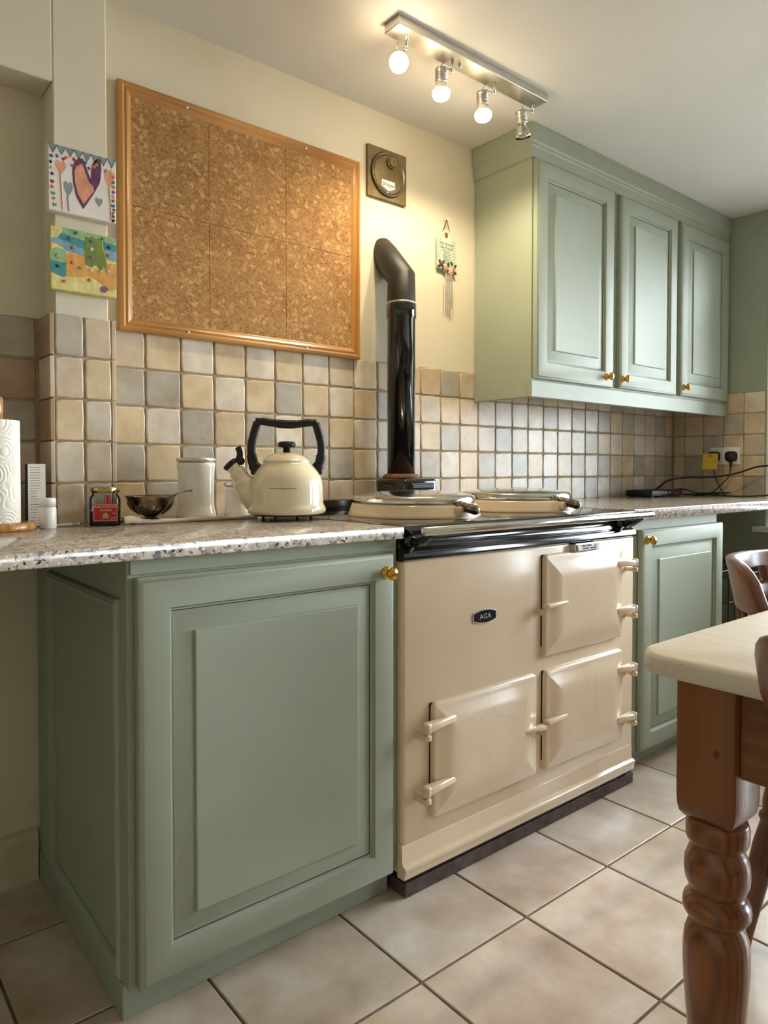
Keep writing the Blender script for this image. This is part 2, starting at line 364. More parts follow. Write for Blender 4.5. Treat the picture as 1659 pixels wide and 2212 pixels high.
# chimney pier, soffit and recess on the left
b=B(); box(b,-.541,-.413,-.092,PL+.01,.9003,ZC+.01,.003,1); struct('pier',b,m_wall,parent=wall)
b=B(); box(b,XL-.01,-.541,-.092,PL+.01,1.968,ZC+.01,.003,1); struct('soffit',b,m_wall,parent=wall)
b=B(); box(b,-.549,-.405,-.0965,.004,.9003,1.4115); box(b,-.95,-.549,.0035,PL+.002,TZ-.02,1.4135); struct('grout',b,m_grout,parent=wall)
pr=['GB','BT','TW','WB','BG']
for r in range(5):
    z=TZ+(4.5-r)*TP
    tile(wall,-.5105,-.100,z,.066,TP-2*gg,pr[r][0]); tile(wall,-.4415,-.100,z,.064,TP-2*gg,pr[r][1])
    # side tiles seen edge-on at both corners
    for xe,sx in ((-.5505,-1),(-.403,1)):
        b=B(); box(b,xe-.0055,xe+.0055,-.1,-.001,max(z-TP/2+gg,.9004),z+TP/2-gg,.0015,1)
        o=obj('tile',b,m_tile,parent=wall); o.color=(*tl('DBDBB'[r] if sx<0 else 'BTBBD'[r]),1)
    for k in range(4):
        x1=-.5605-k*TP; tile(wall,x1-TP/2,0,z,TP-2*gg,TP-2*gg,('GDGBG','DGBGD','GBGDG','BGDGB')[k][r])
# right wall tiles (frame facing -x)
b=B(); box(b,XR+.0035,XR+PL+.002,-.462,0,TZ-.02,1.4135); struct('grout',b,m_grout,parent=wallr)
ys=[-.003,-.062,-.162,-.262,-.362,-.462]
rr=['BBBTW','BTBGT','BWGTW','TGBTT','BBBTG']
for r in range(5):
    z=TZ+(4.5-r)*TP
    for k in range(5):
        y0,y1=ys[k+1],ys[k]
        o=tile(wallr,XR,(y0+y1)/2,z,(y1-y0)-2*gg,TP-2*gg,rr[r][k],rotz=R(-90))
# skirting in the open knee space at the left
b=B(); extr(b,[(.006,0),(-.012,0),(-.012,.105),(-.006,.122),(.006,.13)],lambda a,b_,c:Vector((c,a,b_)),XL,-.572)
struct('baseboard_back',b,m_skirt)
# window in the right wall
b=B()
for (y0,y1,z0,z1) in ((-.53,-.468,.80,2.12),(-2.0,-1.94,.80,2.12),(-1.94,-.53,.80,.86),(-1.94,-.53,2.06,2.12),(-1.24,-1.19,.86,2.06),(-1.94,-.53,1.70,1.74)):
    box(b,XR+.06,XR+.12,y0,y1,z0,z1,.004,1)
win=struct('window_1',b,m_upvc)
for (y0,y1) in ((-1.94,-1.24),(-1.19,-.53)):
    for (z0,z1) in ((.86,1.70),(1.74,2.06)): struct('pane',box(B(),XR+.088,XR+.092,y0,y1,z0,z1),m_pane,parent=win)
struct('window_sill',box(B(),XR-.045,XR+.125,-2.03,-.425,.735,.762,.004,2),m_upvc,parent=win)
b=B(); box(b,XR+.002,XR+.06,-.480,-.4685,.762,2.12); struct('window_lining',b,m_upvc,parent=win)
# glazed garden door further along the right wall, beyond the frame
b=B()
for (y0,y1,z0,z1) in ((-2.37,-2.30,0,2.12),(-3.42,-3.35,0,2.12),(-3.35,-2.37,2.05,2.12),(-3.35,-2.37,0,.12)):
    box(b,XR+.05,XR+.11,y0,y1,z0,z1,.004,1)
dr=struct('door_1',b,m_upvc)
struct('pane',box(B(),XR+.078,XR+.082,-3.35,-2.37,.12,2.05),m_pane,parent=dr)
b=B(); lathe(b,[(.009,0),(.009,.05)],12,Matrix.Translation((XR+.05,-2.335,1.0))@Matrix.Rotation(R(-90),4,'Y')); box(b,XR-.006,XR+.008,-2.45,-2.328,.99,1.01,.004,1); struct('door_handle',b,m_chrome,parent=dr)
struct('ground',box(B(),-14,16,-16,14,-.3,-.14),m_ground)

# ================================================================ CABINETS
FRAME=[(0,-.020),(0,-.007),(.0025,-.004),(.005,-.0035),(.0075,-.001),(.011,0)]
def door_fr(stile): return FRAME+[(stile-.012,0),(stile-.0095,-.0008),(stile-.009,-.003),(stile-.005,-.0085),(stile-.002,-.0095),(stile-.0015,-.0125),(stile,-.0125)]
def panel_lp(sl=.045): return [(0,-.0125),(.006,-.0125),(.010,-.0115),(sl-.006,-.0045),(sl-.004,-.0048),(sl-.0035,-.0015),(sl-.001,.0003),(sl+.003,0),(sl+.005,-.0003)]
def knob(par,M):
    b=B(); lathe(b,[(.0145,0),(.0145,.002),(.012,.0035),(.008,.005),(.0075,.013),(.009,.015),(.0135,.018),(.0155,.022),(.0148,.026),(.011,.029),(.005,.031),(0,.0315)],24,M)
    return obj('knob',b,m_brass,parent=par,smooth=True)
def cab_door(par,x0,x1,z0,z1,y,stile,kx,kz):
    b=B(); loops(b,fr_back(y),x0,x1,z0,z1,door_fr(stile),cap=False,capback=True); d=obj('door',b,m_sage,parent=par,auto=35)
    b=B(); s=stile-.0015; loops(b,fr_back(y),x0+s,x1-s,z0+s,z1-s,panel_lp()); obj('door_panel',b,m_sage,parent=d,auto=35)
    knob(d,Matrix.Translation((kx,y,kz))@Matrix.Rotation(R(90),4,'X')); return d
# left base cabinet
cab=thing('base_cabinet','large sage green base cabinet left of the cooker, with one raised-panel door','cabinet',(-.24,-.3,0))
obj('body',box(B(),-.566,.081,-.633,-.001,.066,.872,.0015,1),m_sage,parent=cab)
obj('plinth',box(B(),-.569,.081,-.605,-.001,0,.0665,.0015,1),m_sage,parent=cab)
b=B(); box(b,-.560,.066,-.6365,-.632,.842,.872,.001,1); box(b,.064,.081,-.6365,-.632,.066,.872,.001,1); obj('face_frame',b,m_sage,parent=cab)
MO=[(0,-.002),(0,.007),(.003,.011),(.006,.0095),(.010,.012),(.016,.009),(.022,.003),(.026,.002),(.026,-.002)]
b=B(); loops(b,fr_left(-.566),-.604,-.128,.080,.795,MO,cap=False); obj('side_moulding',b,m_sage,parent=cab,auto=35)
cab_door(cab,-.553,.060,.073,.838,-.657,.069,.033,.795)
# right base cabinet
cab2=thing('base_cabinet','narrow sage green base cabinet right of the cooker, partly hidden by the table','cabinet',(1.44,-.3,0))
obj('body',box(B(),1.108,1.775,-.609,-.001,.058,.866,.0015,1),m_sage,parent=cab2)
obj('plinth',box(B(),1.108,1.775,-.577,-.001,0,.0585,.0015,1),m_sage,parent=cab2)
cab_door(cab2,1.197,1.787,.064,.829,-.632,.066,1.222,.794)
# wall cabinet
wc=thing('wall_cabinet','sage green three-door wall cabinet above the right worktop','cabinet',(1.8,-.14,1.36))
obj('body',box(B(),1.040,XR-.001,-.275,-.001,1.362,ZC-.001,.0015,1),m_sage,parent=wc)
b=B(); box(b,1.034,XR-.001,-.283,-.258,1.300,1.3615,.002,1); box(b,1.034,1.058,-.2575,-.001,1.300,1.3615,.002,1); obj('light_rail',b,m_sage,parent=wc)
# crown: profile swept round the left corner
pf=[(.001,2.160),(.008,2.164),(.009,2.200),(.012,2.204),(.012,2.212),(.018,2.218),(.020,2.2785),(.001,2.2785)]
b=B(); rings=[]
for (px,py,dx,dy) in ((1.040,-.002,-1,0),(1.040,-.275,-1,-1),(XR-.001,-.275,0,-1)):
    rings.append([b.verts.new((px+dx*o_,py+dy*o_,z_)) for o_,z_ in pf])
for A,Q in zip(rings,rings[1:]):
    for k in range(len(pf)): b.faces.new((A[k],Q[k],Q[(k+1)%len(pf)],A[(k+1)%len(pf)]))
b.faces.new(rings[0]); b.faces.new(rings[-1][::-1]); bmesh.ops.recalc_face_normals(b,faces=b.faces)
obj('crown_moulding',b,m_sage,parent=wc)
cab_door(wc,1.048,1.545,1.368,2.158,-.296,.068,1.492,1.408)
cab_door(wc,1.592,2.052,1.371,2.158,-.296,.066,1.598+.012,1.408)
cab_door(wc,2.090,2.560,1.374,2.158,-.296,.066,2.112,1.411)
b=B(); box(b,1.80,2.10,-.145,-.105,1.334,1.3615,.004,2); t=tag(obj('cabinet_light',b,m_plastic),'slim white strip light fixed under the wall cabinet','light')
obj('diffuser',box(B(),1.815,2.085,-.140,-.110,1.3325,1.3345,.0008,1),m_paper,parent=t)

# worktops
b=B(); loops(b,lambda a,c,d:Vector((a,c,.8725+d)),XL+.001,.0785,-.667,-.0005,[(.002,0),(0,.002),(0,.0262),(.0014,.0275)],capback=True)
wt=tag(obj('worktop',b,m_granite,auto=40),'long speckled granite worktop left of the cooker','worktop')
struct('support_panel_1',box(B(),-1.62,-1.60,-.62,-.02,0,.8722,.002,1),m_sage)  # unseen support panel, added to hold up the long left worktop
b=B(); loops(b,lambda a,c,d:Vector((a,c,.8665+d)),1.103,XR-.0005,-.655,-.0005,[(.002,0),(0,.003),(0,.0352),(.0018,.037)],capback=True)
wt2=tag(obj('worktop',b,m_granite,auto=40),'paler speckled granite worktop right of the cooker, under the wall cabinet','worktop')
WZ=.900; WZ2=.9035

# ================================================================ THE RANGE COOKER
AX0,AX1,AY=.085,1.100,-.655
ck=thing('range_cooker','cream enamel cast-iron range cooker with three oven doors and two domed hotplate lids','cooker',(.59,-.33,0))
obj('body',box(B(),AX0,AX1,AY,-.012,.052,.818,.010,3),m_cream,parent=ck,auto=30)
# plinths
b=B(); box(b,.094,1.096,-.652,-.02,.034,.0525,.001,1); obj('base_frame',b,m_black,parent=ck)
b=B(); box(b,.093,1.100,-.658,-.015,0,.0345,.002,1); obj('plinth',b,m_stone,parent=ck)
# moulded skirt
pf=[(-.640,.050),(-.664,.050),(-.6665,.052),(-.6675,.058),(-.6675,.066),(-.670,.070),(-.6715,.075),(-.670,.080),(-.665,.083),(-.660,.085),(-.658,.090),(-.6575,.126),(-.6555,.130),(-.640,.130)]
b=B(); extr(b,pf,lambda a,c,d:Vector((d,a,c)),.082,1.090); obj('skirt',b,m_cream,parent=ck,auto=35)
# black top plate with coved front
pf=[(-.010,.816),(-.655,.816),(-.660,.819),(-.661,.832),(-.657,.838),(-.648,.842),(-.640,.850),(-.637,.862),(-.640,.874),(-.648,.884),(-.655,.889),(-.657,.894),(-.654,.899),(-.646,.901),(-.010,.901)]
b=B(); extr(b,pf,lambda a,c,d:Vector((d,a,c)),.0845,1.1005); obj('top_plate',b,m_black,parent=ck,auto=50)
b=B(); box(b,.0845,1.1005,-.040,-.001,.9005,.936,.003,2); obj('rear_upstand',b,m_black,parent=ck)
# oven doors
m_craze=m_cream.copy(); m_craze.name='crazed_cream_enamel'; nt=m_craze.node_tree; N=nt.nodes; L=nt.links; pb_=N['Principled BSDF']
tc=N.new('ShaderNodeTexCoord'); nz=N.new('ShaderNodeTexNoise'); nz.inputs['Scale'].default_value=7; L.new(tc.outputs['Object'],nz.inputs['Vector'])
va=N.new('ShaderNodeVectorMath'); va.operation='MULTIPLY_ADD'; va.inputs[1].default_value=(.09,.09,.09); L.new(nz.outputs['Color'],va.inputs[0]); L.new(tc.outputs['Object'],va.inputs[2])
vo=N.new('ShaderNodeTexVoronoi'); vo.feature='DISTANCE_TO_EDGE'; vo.inputs['Scale'].default_value=5.5; L.new(va.outputs[0],vo.inputs['Vector'])
mr=N.new('ShaderNodeMapRange'); mr.inputs[1].default_value=0; mr.inputs[2].default_value=.012; mr.inputs[3].default_value=.16; mr.inputs[4].default_value=0; L.new(vo.outputs['Distance'],mr.inputs[0])
mx=N.new('ShaderNodeMix'); mx.data_type='RGBA'; L.new(mr.outputs[0],mx.inputs[0]); src=pb_.inputs['Base Color'].links[0].from_socket; L.new(src,mx.inputs[6]); mx.inputs[7].default_value=(*lin((150,128,104)),1); L.new(mx.outputs[2],pb_.inputs['Base Color'])
DL=[(0,-.012),(0,.002),(.002,.006),(.006,.008),(.012,.0085),(.024,.0115),(.040,.0165),(.052,.0195),(.066,.021),(.09,.0215)]
def oven_door(x0,x1,z0,z1,name='door'):
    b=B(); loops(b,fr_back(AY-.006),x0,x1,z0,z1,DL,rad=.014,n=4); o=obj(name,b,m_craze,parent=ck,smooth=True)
    b=B(); box(b,x0-.0018,x1-.004,AY-.0035,AY+.002,z0+.03,z1-.001,.001,1); obj('door_gap_shadow',b,m_blackm,parent=o); return o  # thin black box stands in for the shadow in the gap at the door's left edge
def wedge(bm,x0,x1,z0,z1,yw,y0,y1,bev=.004,taper=.5):
    """tapered arm from x0 (thick end, front y0) to x1 (thin end, front y1), rooted at yw"""
    h=(z1-z0)/2; zc=(z0+z1)/2; vs=[]
    for x,yf,t in ((x0,y0,1),(x1,y1,taper)):
        vs.append([bm.verts.new((x,yw,zc-h*t)),bm.verts.new((x,yf,zc-h*t*.8)),bm.verts.new((x,yf,zc+h*t*.8)),bm.verts.new((x,yw,zc+h*t))])
    fs=[bm.faces.new(vs[0]),bm.faces.new(vs[1][::-1])]
    for k in range(4): fs.append(bm.faces.new((vs[0][k],vs[1][k],vs[1][(k+1)%4],vs[0][(k+1)%4])))
    bmesh.ops.recalc_face_normals(bm,faces=fs)
    bmesh.ops.bevel(bm,geom=list({e for f in fs for e in f.edges}),offset=bev,segments=2,affect='EDGES',profile=.5)
def hinge(door,xk,xa,z,zdir=-1):
    b=B(); wedge(b,xk,xa,z-.0125,z+.0125,-.672,-.697,-.6815,.004,.75); lathe(b,[(.008,-.0125),(.0115,-.010),(.0115,.010),(.008,.0125)],16,Matrix.Translation((xk,-.686,z)))
    obj('hinge_arm',b,m_cream,parent=door,auto=40)
    b=B(); lathe(b,[(.008,-.0075),(.0115,-.005),(.0115,.005),(.008,.0075)],16,Matrix.Translation((xk,-.686,z-.0225))); 
    s=1 if xa>xk else -1
    box(b,xk-s*.013,xk+s*.004,-.690,AY+.002,z-.029,z-.016,.003,2); obj('hinge_bracket',b,m_cream,parent=ck,auto=40)
def latch(door,x0,x1,z,s):
    # x0 = free end over the gap, x1 = root on the door
    b=B(); wedge(b,x0,x1,z-.008,z+.008,-.672,-.694,-.684,.004,.8); obj('latch',b,m_cream,parent=door,auto=40)
    b=B(); wedge(b,x0,x0-s*.004,z-.030,z-.009,AY+.002,-.682,-.672,.002,.8); obj('latch_catch',b,m_cream,parent=ck,auto=40)
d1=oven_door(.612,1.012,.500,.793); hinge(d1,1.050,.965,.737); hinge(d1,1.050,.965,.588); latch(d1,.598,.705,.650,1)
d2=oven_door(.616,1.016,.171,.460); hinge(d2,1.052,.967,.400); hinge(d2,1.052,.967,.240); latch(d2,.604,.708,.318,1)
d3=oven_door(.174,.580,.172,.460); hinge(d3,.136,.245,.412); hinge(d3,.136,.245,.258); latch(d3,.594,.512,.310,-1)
# badge with lettering
bx,bz=.372,.649
def barrel(w,h,s): 
    p=[]; 
    for k in range(9): t=-1+k/4; p.append((bx+t*w,bz-h*(1-.45*t*t)))
    for k in range(9): t=1-k/4; p.append((bx+t*w,bz+h*(1-.45*t*t)))
    return p
b=B(); extr(b,barrel(.0445,.0185,0),fr_back(AY),-.001,.0035); bd=obj('badge',b,m_chrome,parent=ck)
b=B(); extr(b,barrel(.0425,.0168,0),fr_back(AY),.003,.0039); obj('badge_face',b,mat('badge_black',(8,8,9),.35,spec=.2),parent=bd)
text('badge_lettering','AGA',.0185,Mface((bx,AY-.0042,bz-.0004),(1,0,0))@Matrix.Diagonal((1.15,1,1,1)),m_chrome,bd,.0006)
# thermometer
b=B(); box(b,.748,.868,-.676,-.642,.791,.816,.003,2); th=obj('thermometer',b,m_chrome,parent=ck)
M=Matrix.Translation((.808,-.6775,.804))@Matrix.Rotation(R(-12),4,'X')
b=B(); box(b,-.052,.052,-.001,.001,-.009,.009,0,1,M=M); obj('dial',b,m_paper,parent=th)
b=B()
for x_,w_,z_ in ((-.033,.022,.004),(-.006,.022,.004),(-.030,.030,-.004),(.008,.03,-.004)): box(b,x_,x_+w_,-.0016,-.0008,z_-.0022,z_+.0022,0,1,M=M)
obj('dial_marks',b,m_ink,parent=th)
b=B(); box(b,.034,.044,-.0018,-.0008,-.003,.006,0,1,M=M); obj('dial_pointer',b,m_red,parent=th)
# towel rail
b=B(); M=Matrix.Translation((.088,-.724,.892))@Matrix.Rotation(R(90),4,'Y')
lathe(b,[(.006,0),(.0098,.0008),(.0105,.002),(.0105,.996),(.0098,.998),(.006,.999)],24,M); rail=obj('towel_rail',b,m_chrome,parent=ck,auto=40)
for xb in (.118,1.035):
    b=B(); lathe(b,[(.020,0),(.020,.004),(.014,.010),(.010,.014)],20,Matrix.Translation((xb,-.642,.862))@Matrix.Rotation(R(90),4,'X'))
    tube(b,spline([(xb,-.650,.862),(xb,-.672,.860),(xb,-.698,.870),(xb,-.720,.886)],5),[.011]*5+[.010]*5+[.009]*6,12)
    obj('rail_bracket',b,m_black,parent=rail,auto=50)
# hotplate lids
for cx_,cy_ in ((.385,-.365),(.842,-.368)):
    M=Matrix.Translation((cx_,cy_,0))
    b=B(); lathe(b,[(.196,.9005),(.197,.904),(.193,.910),(.186,.932),(.183,.937),(.176,.939)],72,M); lid=obj('lid',b,m_cream,parent=ck,auto=50)
    b=B(); lathe(b,[(.176,.9375),(.181,.9395),(.182,.942),(.1805,.955),(.177,.9595),(.170,.962),(.14,.967),(.10,.9715),(.05,.9745),(0,.976)],72,M); obj('lid_dome',b,m_chrome,parent=lid,auto=60)
    b=B(); box(b,cx_-.020,cx_+.020,cy_-.212,cy_-.16,.906,.934,.006,2); obj('handle_mount',b,m_cream,parent=lid,auto=40)
    b=B(); pr_=[(.006,0)]
    for k in range(9): z_=.004+k*.0078; pr_+=[(.0105,z_),(.0135,z_+.002),(.0135,z_+.0042),(.0105,z_+.0062)]
    pr_+=[(.009,.078),(.004,.080)]
    lathe(b,pr_,18,Matrix.Translation((cx_,cy_-.178,.938))@Matrix.Rotation(R(100),4,'X')); obj('coil_handle',b,m_coil,parent=lid,auto=40)

# flue pipe
fl=thing('flue_pipe','black enamel flue pipe bending into the wall behind the cooker','pipe',(.58,-.085,.9))
b=B(); box(b,.502,.652,-.192,-.042,.9015,1.006,.014,3); fb=obj('flue_box',b,m_black,parent=fl,auto=40)
b=B(); box(b,.526,.632,-.1955,-.190,.968,.992,.005,2); box(b,.532,.626,-.198,-.194,.973,.987,.002,1); obj('flue_slot',b,m_blackm,parent=fb)
b=B(); lathe(b,[(.066,1.004),(.064,1.012),(.058,1.018),(.050,1.021)],32,Matrix.Translation((.58,-.085,0))); obj('rust_collar',b,mat('rusty_iron',(126,84,50),.8,col2=(70,52,38),scale=40,bump=.4,bscale=80),parent=fl,auto=40)
b=B(); lathe(b,[(.048,1.018),(.048,1.548),(.0515,1.553),(.0515,1.600),(.049,1.604)],40,Matrix.Translation((.58,-.085,0))); obj('pipe',b,m_black,parent=fl,auto=40)
m_mattb=mat('matt_black_pipe_paint',(34,32,26),.5,col2=(44,41,33),scale=10,bump=.12,bscale=60,speck=[((130,122,108),55,.73)])
b=B(); n=28
path=[((.58,-.085,1.602),(0,0,1)),((.58,-.085,1.690),(0,.42,.9)),((.58,-.004,1.778),(0,.75,.66)),((.58,.03,1.81),(0,.75,.66))]
rg=[]
for p,t in path:
    t=Vector(t).normalized(); u=Vector((1,0,0)); v=t.cross(u); p=Vector(p)
    rg.append([b.verts.new(p+(u*math.cos(2*PI*k/n)+v*math.sin(2*PI*k/n))*.049) for k in range(n)])
# mitre: first bend plane halfway between directions
for A,Q in zip(rg,rg[1:]):
    for k in range(n): b.faces.new((A[k],A[(k+1)%n],Q[(k+1)%n],Q[k]))
bmesh.ops.recalc_face_normals(b,faces=b.faces); el=obj('elbow',b,m_mattb,parent=fl,auto=38)
b=B(); lathe(b,[(.0505,1.598),(.0515,1.600),(.0515,1.604),(.0500,1.606)],40,Matrix.Translation((.58,-.085,0))); obj('joint_ring',b,m_steel,parent=fl,smooth=True)

# ================================================================ ON THE WALLS
# cork board
cb=thing('cork_board','large cork notice board in an orange pine frame','notice board',(.05,0,1.75))
bx0,bx1,bz0,bz1=-.358,.456,1.408,2.073; fwd=.037
PFm=[(0,.002),(0,.014),(.003,.019),(.010,.021),(.016,.017),(.022,.019),(.029,.016),(.033,.012),(.037,.0105),(.037,.004)]
F=fr_back(.0)
for nm,A in (('t',0),('b',1),('l',2),('r',3)):
    b=B(); r_=[]
    for end in (0,1):
        ring=[]
        for i_,c_ in PFm:
            if nm in 'tb': z_=bz1-i_ if nm=='t' else bz0+i_; x_=bx0+i_ if end==0 else bx1-i_; ring.append(b.verts.new(F(x_,z_,c_)))
            else: x_=bx0+i_ if nm=='l' else bx1-i_; z_=bz0+i_ if end==0 else bz1-i_; ring.append(b.verts.new(F(x_,z_,c_)))
        r_.append(ring)
    L=len(PFm)
    for k in range(L): b.faces.new((r_[0][k],r_[1][k],r_[1][(k+1)%L],r_[0][(k+1)%L]))
    b.faces.new(r_[0]); b.faces.new(r_[1][::-1]); bmesh.ops.recalc_face_normals(b,faces=b.faces)
    fr=obj('frame_rail',b,m_pineh if nm in 'tb' else m_pinev,parent=cb,auto=30)
    if nm in 'tb':
        for xs in (-.165,.235):
            zs=bz1-.017 if nm=='t' else bz0+.017
            b=B(); lathe(b,[(.0042,0),(.0042,.0008),(.002,.0014),(0,.0015)],14,Matrix.Translation((xs,-.0185,zs))@Matrix.Rotation(R(90),4,'X')); obj('screw',b,m_chrome,parent=fr,smooth=True)
cx=[bx0+.035,-.095,.165,bx1-.035]; cz=[bz0+.035,1.748,bz1-.035]
for i in range(3):
    for j in range(2):
        k=[.86,.97,1.0,1.03,.93,1.0][i*2+j]; k=[(1,.92),(1.0,1.05),(.95,.98)][i][j]
        b=B(); box(b,cx[i]+.0004,cx[i+1]-.0004,-.011,-.003,cz[j]+.0004,cz[j+1]-.0004,.0005,1); o=obj('cork_tile',b,m_cork,parent=cb); c_=lin((172,130,80)); o.color=(c_[0]*k,c_[1]*k,c_[2]*k,1)

# vent plate
vt=thing('flue_access_plate','square bronze-painted plate with a round lid, high on the wall','vent',(.585,0,2.066))
obj('plate',box(B(),.497,.673,-.006,.006,1.978,2.153,.001,1),m_brz,parent=vt)
M=Matrix.Translation((.585,-.005,2.066))@Matrix.Rotation(R(90),4,'X')
b=B(); lathe(b,[(.074,0),(.077,.006),(.074,.011),(.070,.011),(.0685,.007)],48,M); obj('rim',b,mat('dull_dark_steel',(120,112,98),.35,1),parent=vt,auto=60)
b=B(); lathe(b,[(.068,.001),(.0675,.007),(.06,.0085),(0,.009)],48,M); ld=obj('round_lid',b,m_brz,parent=vt,auto=40)
b=B(); lathe(b,[(.0215,.008),(.0215,.016),(.018,.019),(.017,.024),(.004,.0245),(.003,.022),(0,.022)],10,Matrix.Translation((.5935,-.005,2.106))@Matrix.Rotation(R(90),4,'X')); obj('knob',b,m_brz,parent=ld)
lb=[(.553,2.040),(.610,2.040),(.616,2.022),(.595,2.010),(.568,2.010),(.547,2.022)]
lb=[(.552,2.043),(.612,2.043),(.612,2.020),(.587,2.009),(.577,2.009),(.552,2.020)]
b=B(); extr(b,lb,fr_back(-.005),.008,.0095); lbo=obj('maker_label',b,m_paper,parent=ld)
text('lettering','Dranger',.0165,Mface((.582,-.0149,2.0285),(1,0,0)),m_ink,ld,.0002,shear=.2)
b=B(); lathe(b,[(.003,.008),(.003,.0105),(0,.011)],10,Matrix.Translation((.578,-.005,2.001))@Matrix.Rotation(R(90),4,'X')); obj('rivet',b,m_chrome,parent=ld)

# wind chime plaque
wcm=thing('wind_chime','pale blue hanging wind chime plaque with pink roses, left of the wall cabinet','wind chime',(.872,-.006,1.97))
pq=[(.825,1.788),(.920,1.788),(.920,1.902),(.891,1.928),(.884,1.936),(.860,1.936),(.853,1.928),(.825,1.902)]
m_pale=mat('pale_blue_plaque',(196,204,184),.5,col2=(170,186,178),scale=30); m_pb=mat('plaque_blue',(150,172,176),.5)
b=B(); extr(b,pq,fr_back(0),.004,.010); pl=obj('plaque',b,m_pale,parent=wcm)
b=B(); extr(b,circ(.872,1.908,.013,.016,18),fr_back(0),.010,.0106); obj('white_oval',b,m_paper,parent=pl)
b=B(); extr(b,circ(.869,1.914,.009,.011,12),fr_back(0),.0105,.0125); obj('gold_bee',b,m_brass,parent=pl)
text('lettering','My Mother',.0155,Mface((.872,-.0104,1.882),(1,0,0)),m_ink,pl,.0001,shear=.25)
text('lettering','My Friend',.0155,Mface((.872,-.0104,1.867),(1,0,0)),m_ink,pl,.0001,shear=.25)
b=B(); 
for k in range(8): box(b,.872-.022+.003*(k%3),.872+.020-.002*(k%2),-.0103,-.0100,1.856-k*.0066,1.8575-k*.0066)
obj('small_print',b,m_ink,parent=pl)
for s in (-1,1):
    b=B()
    for k in range(9):
        z_=1.806+k*.011; x_=.872+s*.037; tube(b,[(x_-.006,-.0103,z_),(x_,-.0103,z_+.005),(x_+.006,-.0103,z_)],.0011,5)
    obj('zigzag_border',b,m_pb,parent=pl)
m_rose=mat('pink_rose',(228,176,160),.6,col2=(196,120,110),scale=90); m_leaf=mat('dark_green_leaf',(44,58,34),.6,col2=(70,84,48),scale=60); m_bud=mat('deep_pink_bud',(150,64,68),.6)
for (x_,z_,r_) in ((.866,1.793,.0125),(.893,1.783,.0145),(.903,1.797,.011)):
    b=B()
    for k in range(5):
        a=2*PI*k/5; lathe(b,[(0,-.002),(r_*.42,0),(r_*.5,.002),(r_*.3,.004),(0,.0045)],8,Matrix.Translation((x_+r_*.5*math.cos(a),-.011,z_+r_*.5*math.sin(a)))@Matrix.Rotation(R(80),4,'X'))
    lathe(b,[(0,0),(r_*.3,.002),(r_*.22,.006),(0,.007)],8,Matrix.Translation((x_,-.011,z_))@Matrix.Rotation(R(90),4,'X')); obj('rose',b,m_rose,parent=wcm,smooth=True)
b=B(); lathe(b,[(0,0),(.008,.002),(.006,.006),(0,.008)],8,Matrix.Translation((.843,-.010,1.806))@Matrix.Rotation(R(90),4,'X')); obj('rosebud',b,m_bud,parent=wcm,smooth=True)
for (x_,z_,a) in ((.832,1.795,.3),(.850,1.795,-.8),(.853,1.812,.9),(.880,1.806,1.4),(.916,1.806,.7),(.899,1.813,2.2),(.914,1.782,-.5),(.878,1.777,-1.4),(.838,1.810,2.4)):
    b=B(); q=[(math.cos(a)*u-math.sin(a)*v+x_,math.sin(a)*u+math.cos(a)*v+z_) for u,v in ((-.010,0),(-.003,.005),(.004,.005),(.011,0),(.004,-.005),(-.003,-.005))]
    extr(b,q,fr_back(0),.0102,.0125); obj('leaf',b,m_leaf,parent=wcm)
for s in (-1,1):
    b=B(); p0=Vector((.872,-.010,1.974)); p1=Vector((.872+s*.018,-.009,1.926)); n=13
    for k in range(n):
        c_=p0.lerp(p1,(k+.5)/n); rr_=.0022; d_=(p1-p0).normalized(); o_=Vector((0,1,0)) if k%2 else d_.cross(Vector((0,1,0)))
        tube(b,[c_+d_*rr_*1.5*math.cos(q*PI/3)+o_*rr_*math.sin(q*PI/3) for q in range(7)],.0006,4,cap=False)
    obj('chain',b,m_blackm,parent=wcm)
b=B(); tube(b,[(.872,.006,1.976),(.872,-.012,1.972),(.876,-.016,1.980)],.0012,6); obj('nail',b,m_steel,parent=wcm)
for k in range(4):
    x_=.8575+k*.0105
    b=B(); lathe(b,[(.0026,1.660-k*.002+.0),(.0026,1.765)],10,Matrix.Translation((x_,-.022,-k*.004))); ch=obj('chime_tube',b,m_steel,parent=wcm,smooth=False)
    b=B(); tube(b,[(x_,-.009,1.788),(x_,-.022,1.765-k*.004)],.0005,4); obj('cord',b,m_paper,parent=ch)

# two painted canvases on the pier
def shape(par,name,poly,m,c0=.0002,c1=.0006,y=-.118): 
    b=B(); extr(b,poly,fr_back(y),c0,c1); return obj(name,b,m,parent=par)
cm={n:mat('paint_'+n,c,.7,col2=tuple(int(v*.86) for v in c),scale=70,stretch=(1,1,.5)) for n,c in dict(peach=(226,160,124),purple=(112,56,96),grey_blue=(140,158,160),pencil=(92,92,92),yellow=(226,214,140),teal=(70,146,152),sky_blue=(132,168,186),mint=(150,190,140),olive=(122,140,62),orange=(226,166,88),lilac=(176,150,186)).items()}
gem={n:mat('gem_'+n,c,.12,coat=1) for n,c in dict(red=(176,36,32),orange=(232,104,48),blue=(30,110,160),navy=(28,34,92),green=(98,168,78),violet=(132,92,160),gold=(214,190,120),pink=(226,180,190)).items()}
m_canv=mat('white_canvas',(228,220,214),.8,col2=(222,213,206),scale=30,bump=.2,bscale=400)
ar=thing('canvas_picture','white canvas with felt-pen hearts and a border of stick-on gems','picture',(-.4805,-.11,1.73))
ax0,ax1,az0,az1=-.560,-.400,1.652,1.809
obj('canvas',box(B(),ax0,ax1,-.118,-.0925,az0,az1,.002,1),m_canv,parent=ar)
U=lambda u,v:(ax0+u*(ax1-ax0),az0+v*(az1-az0))
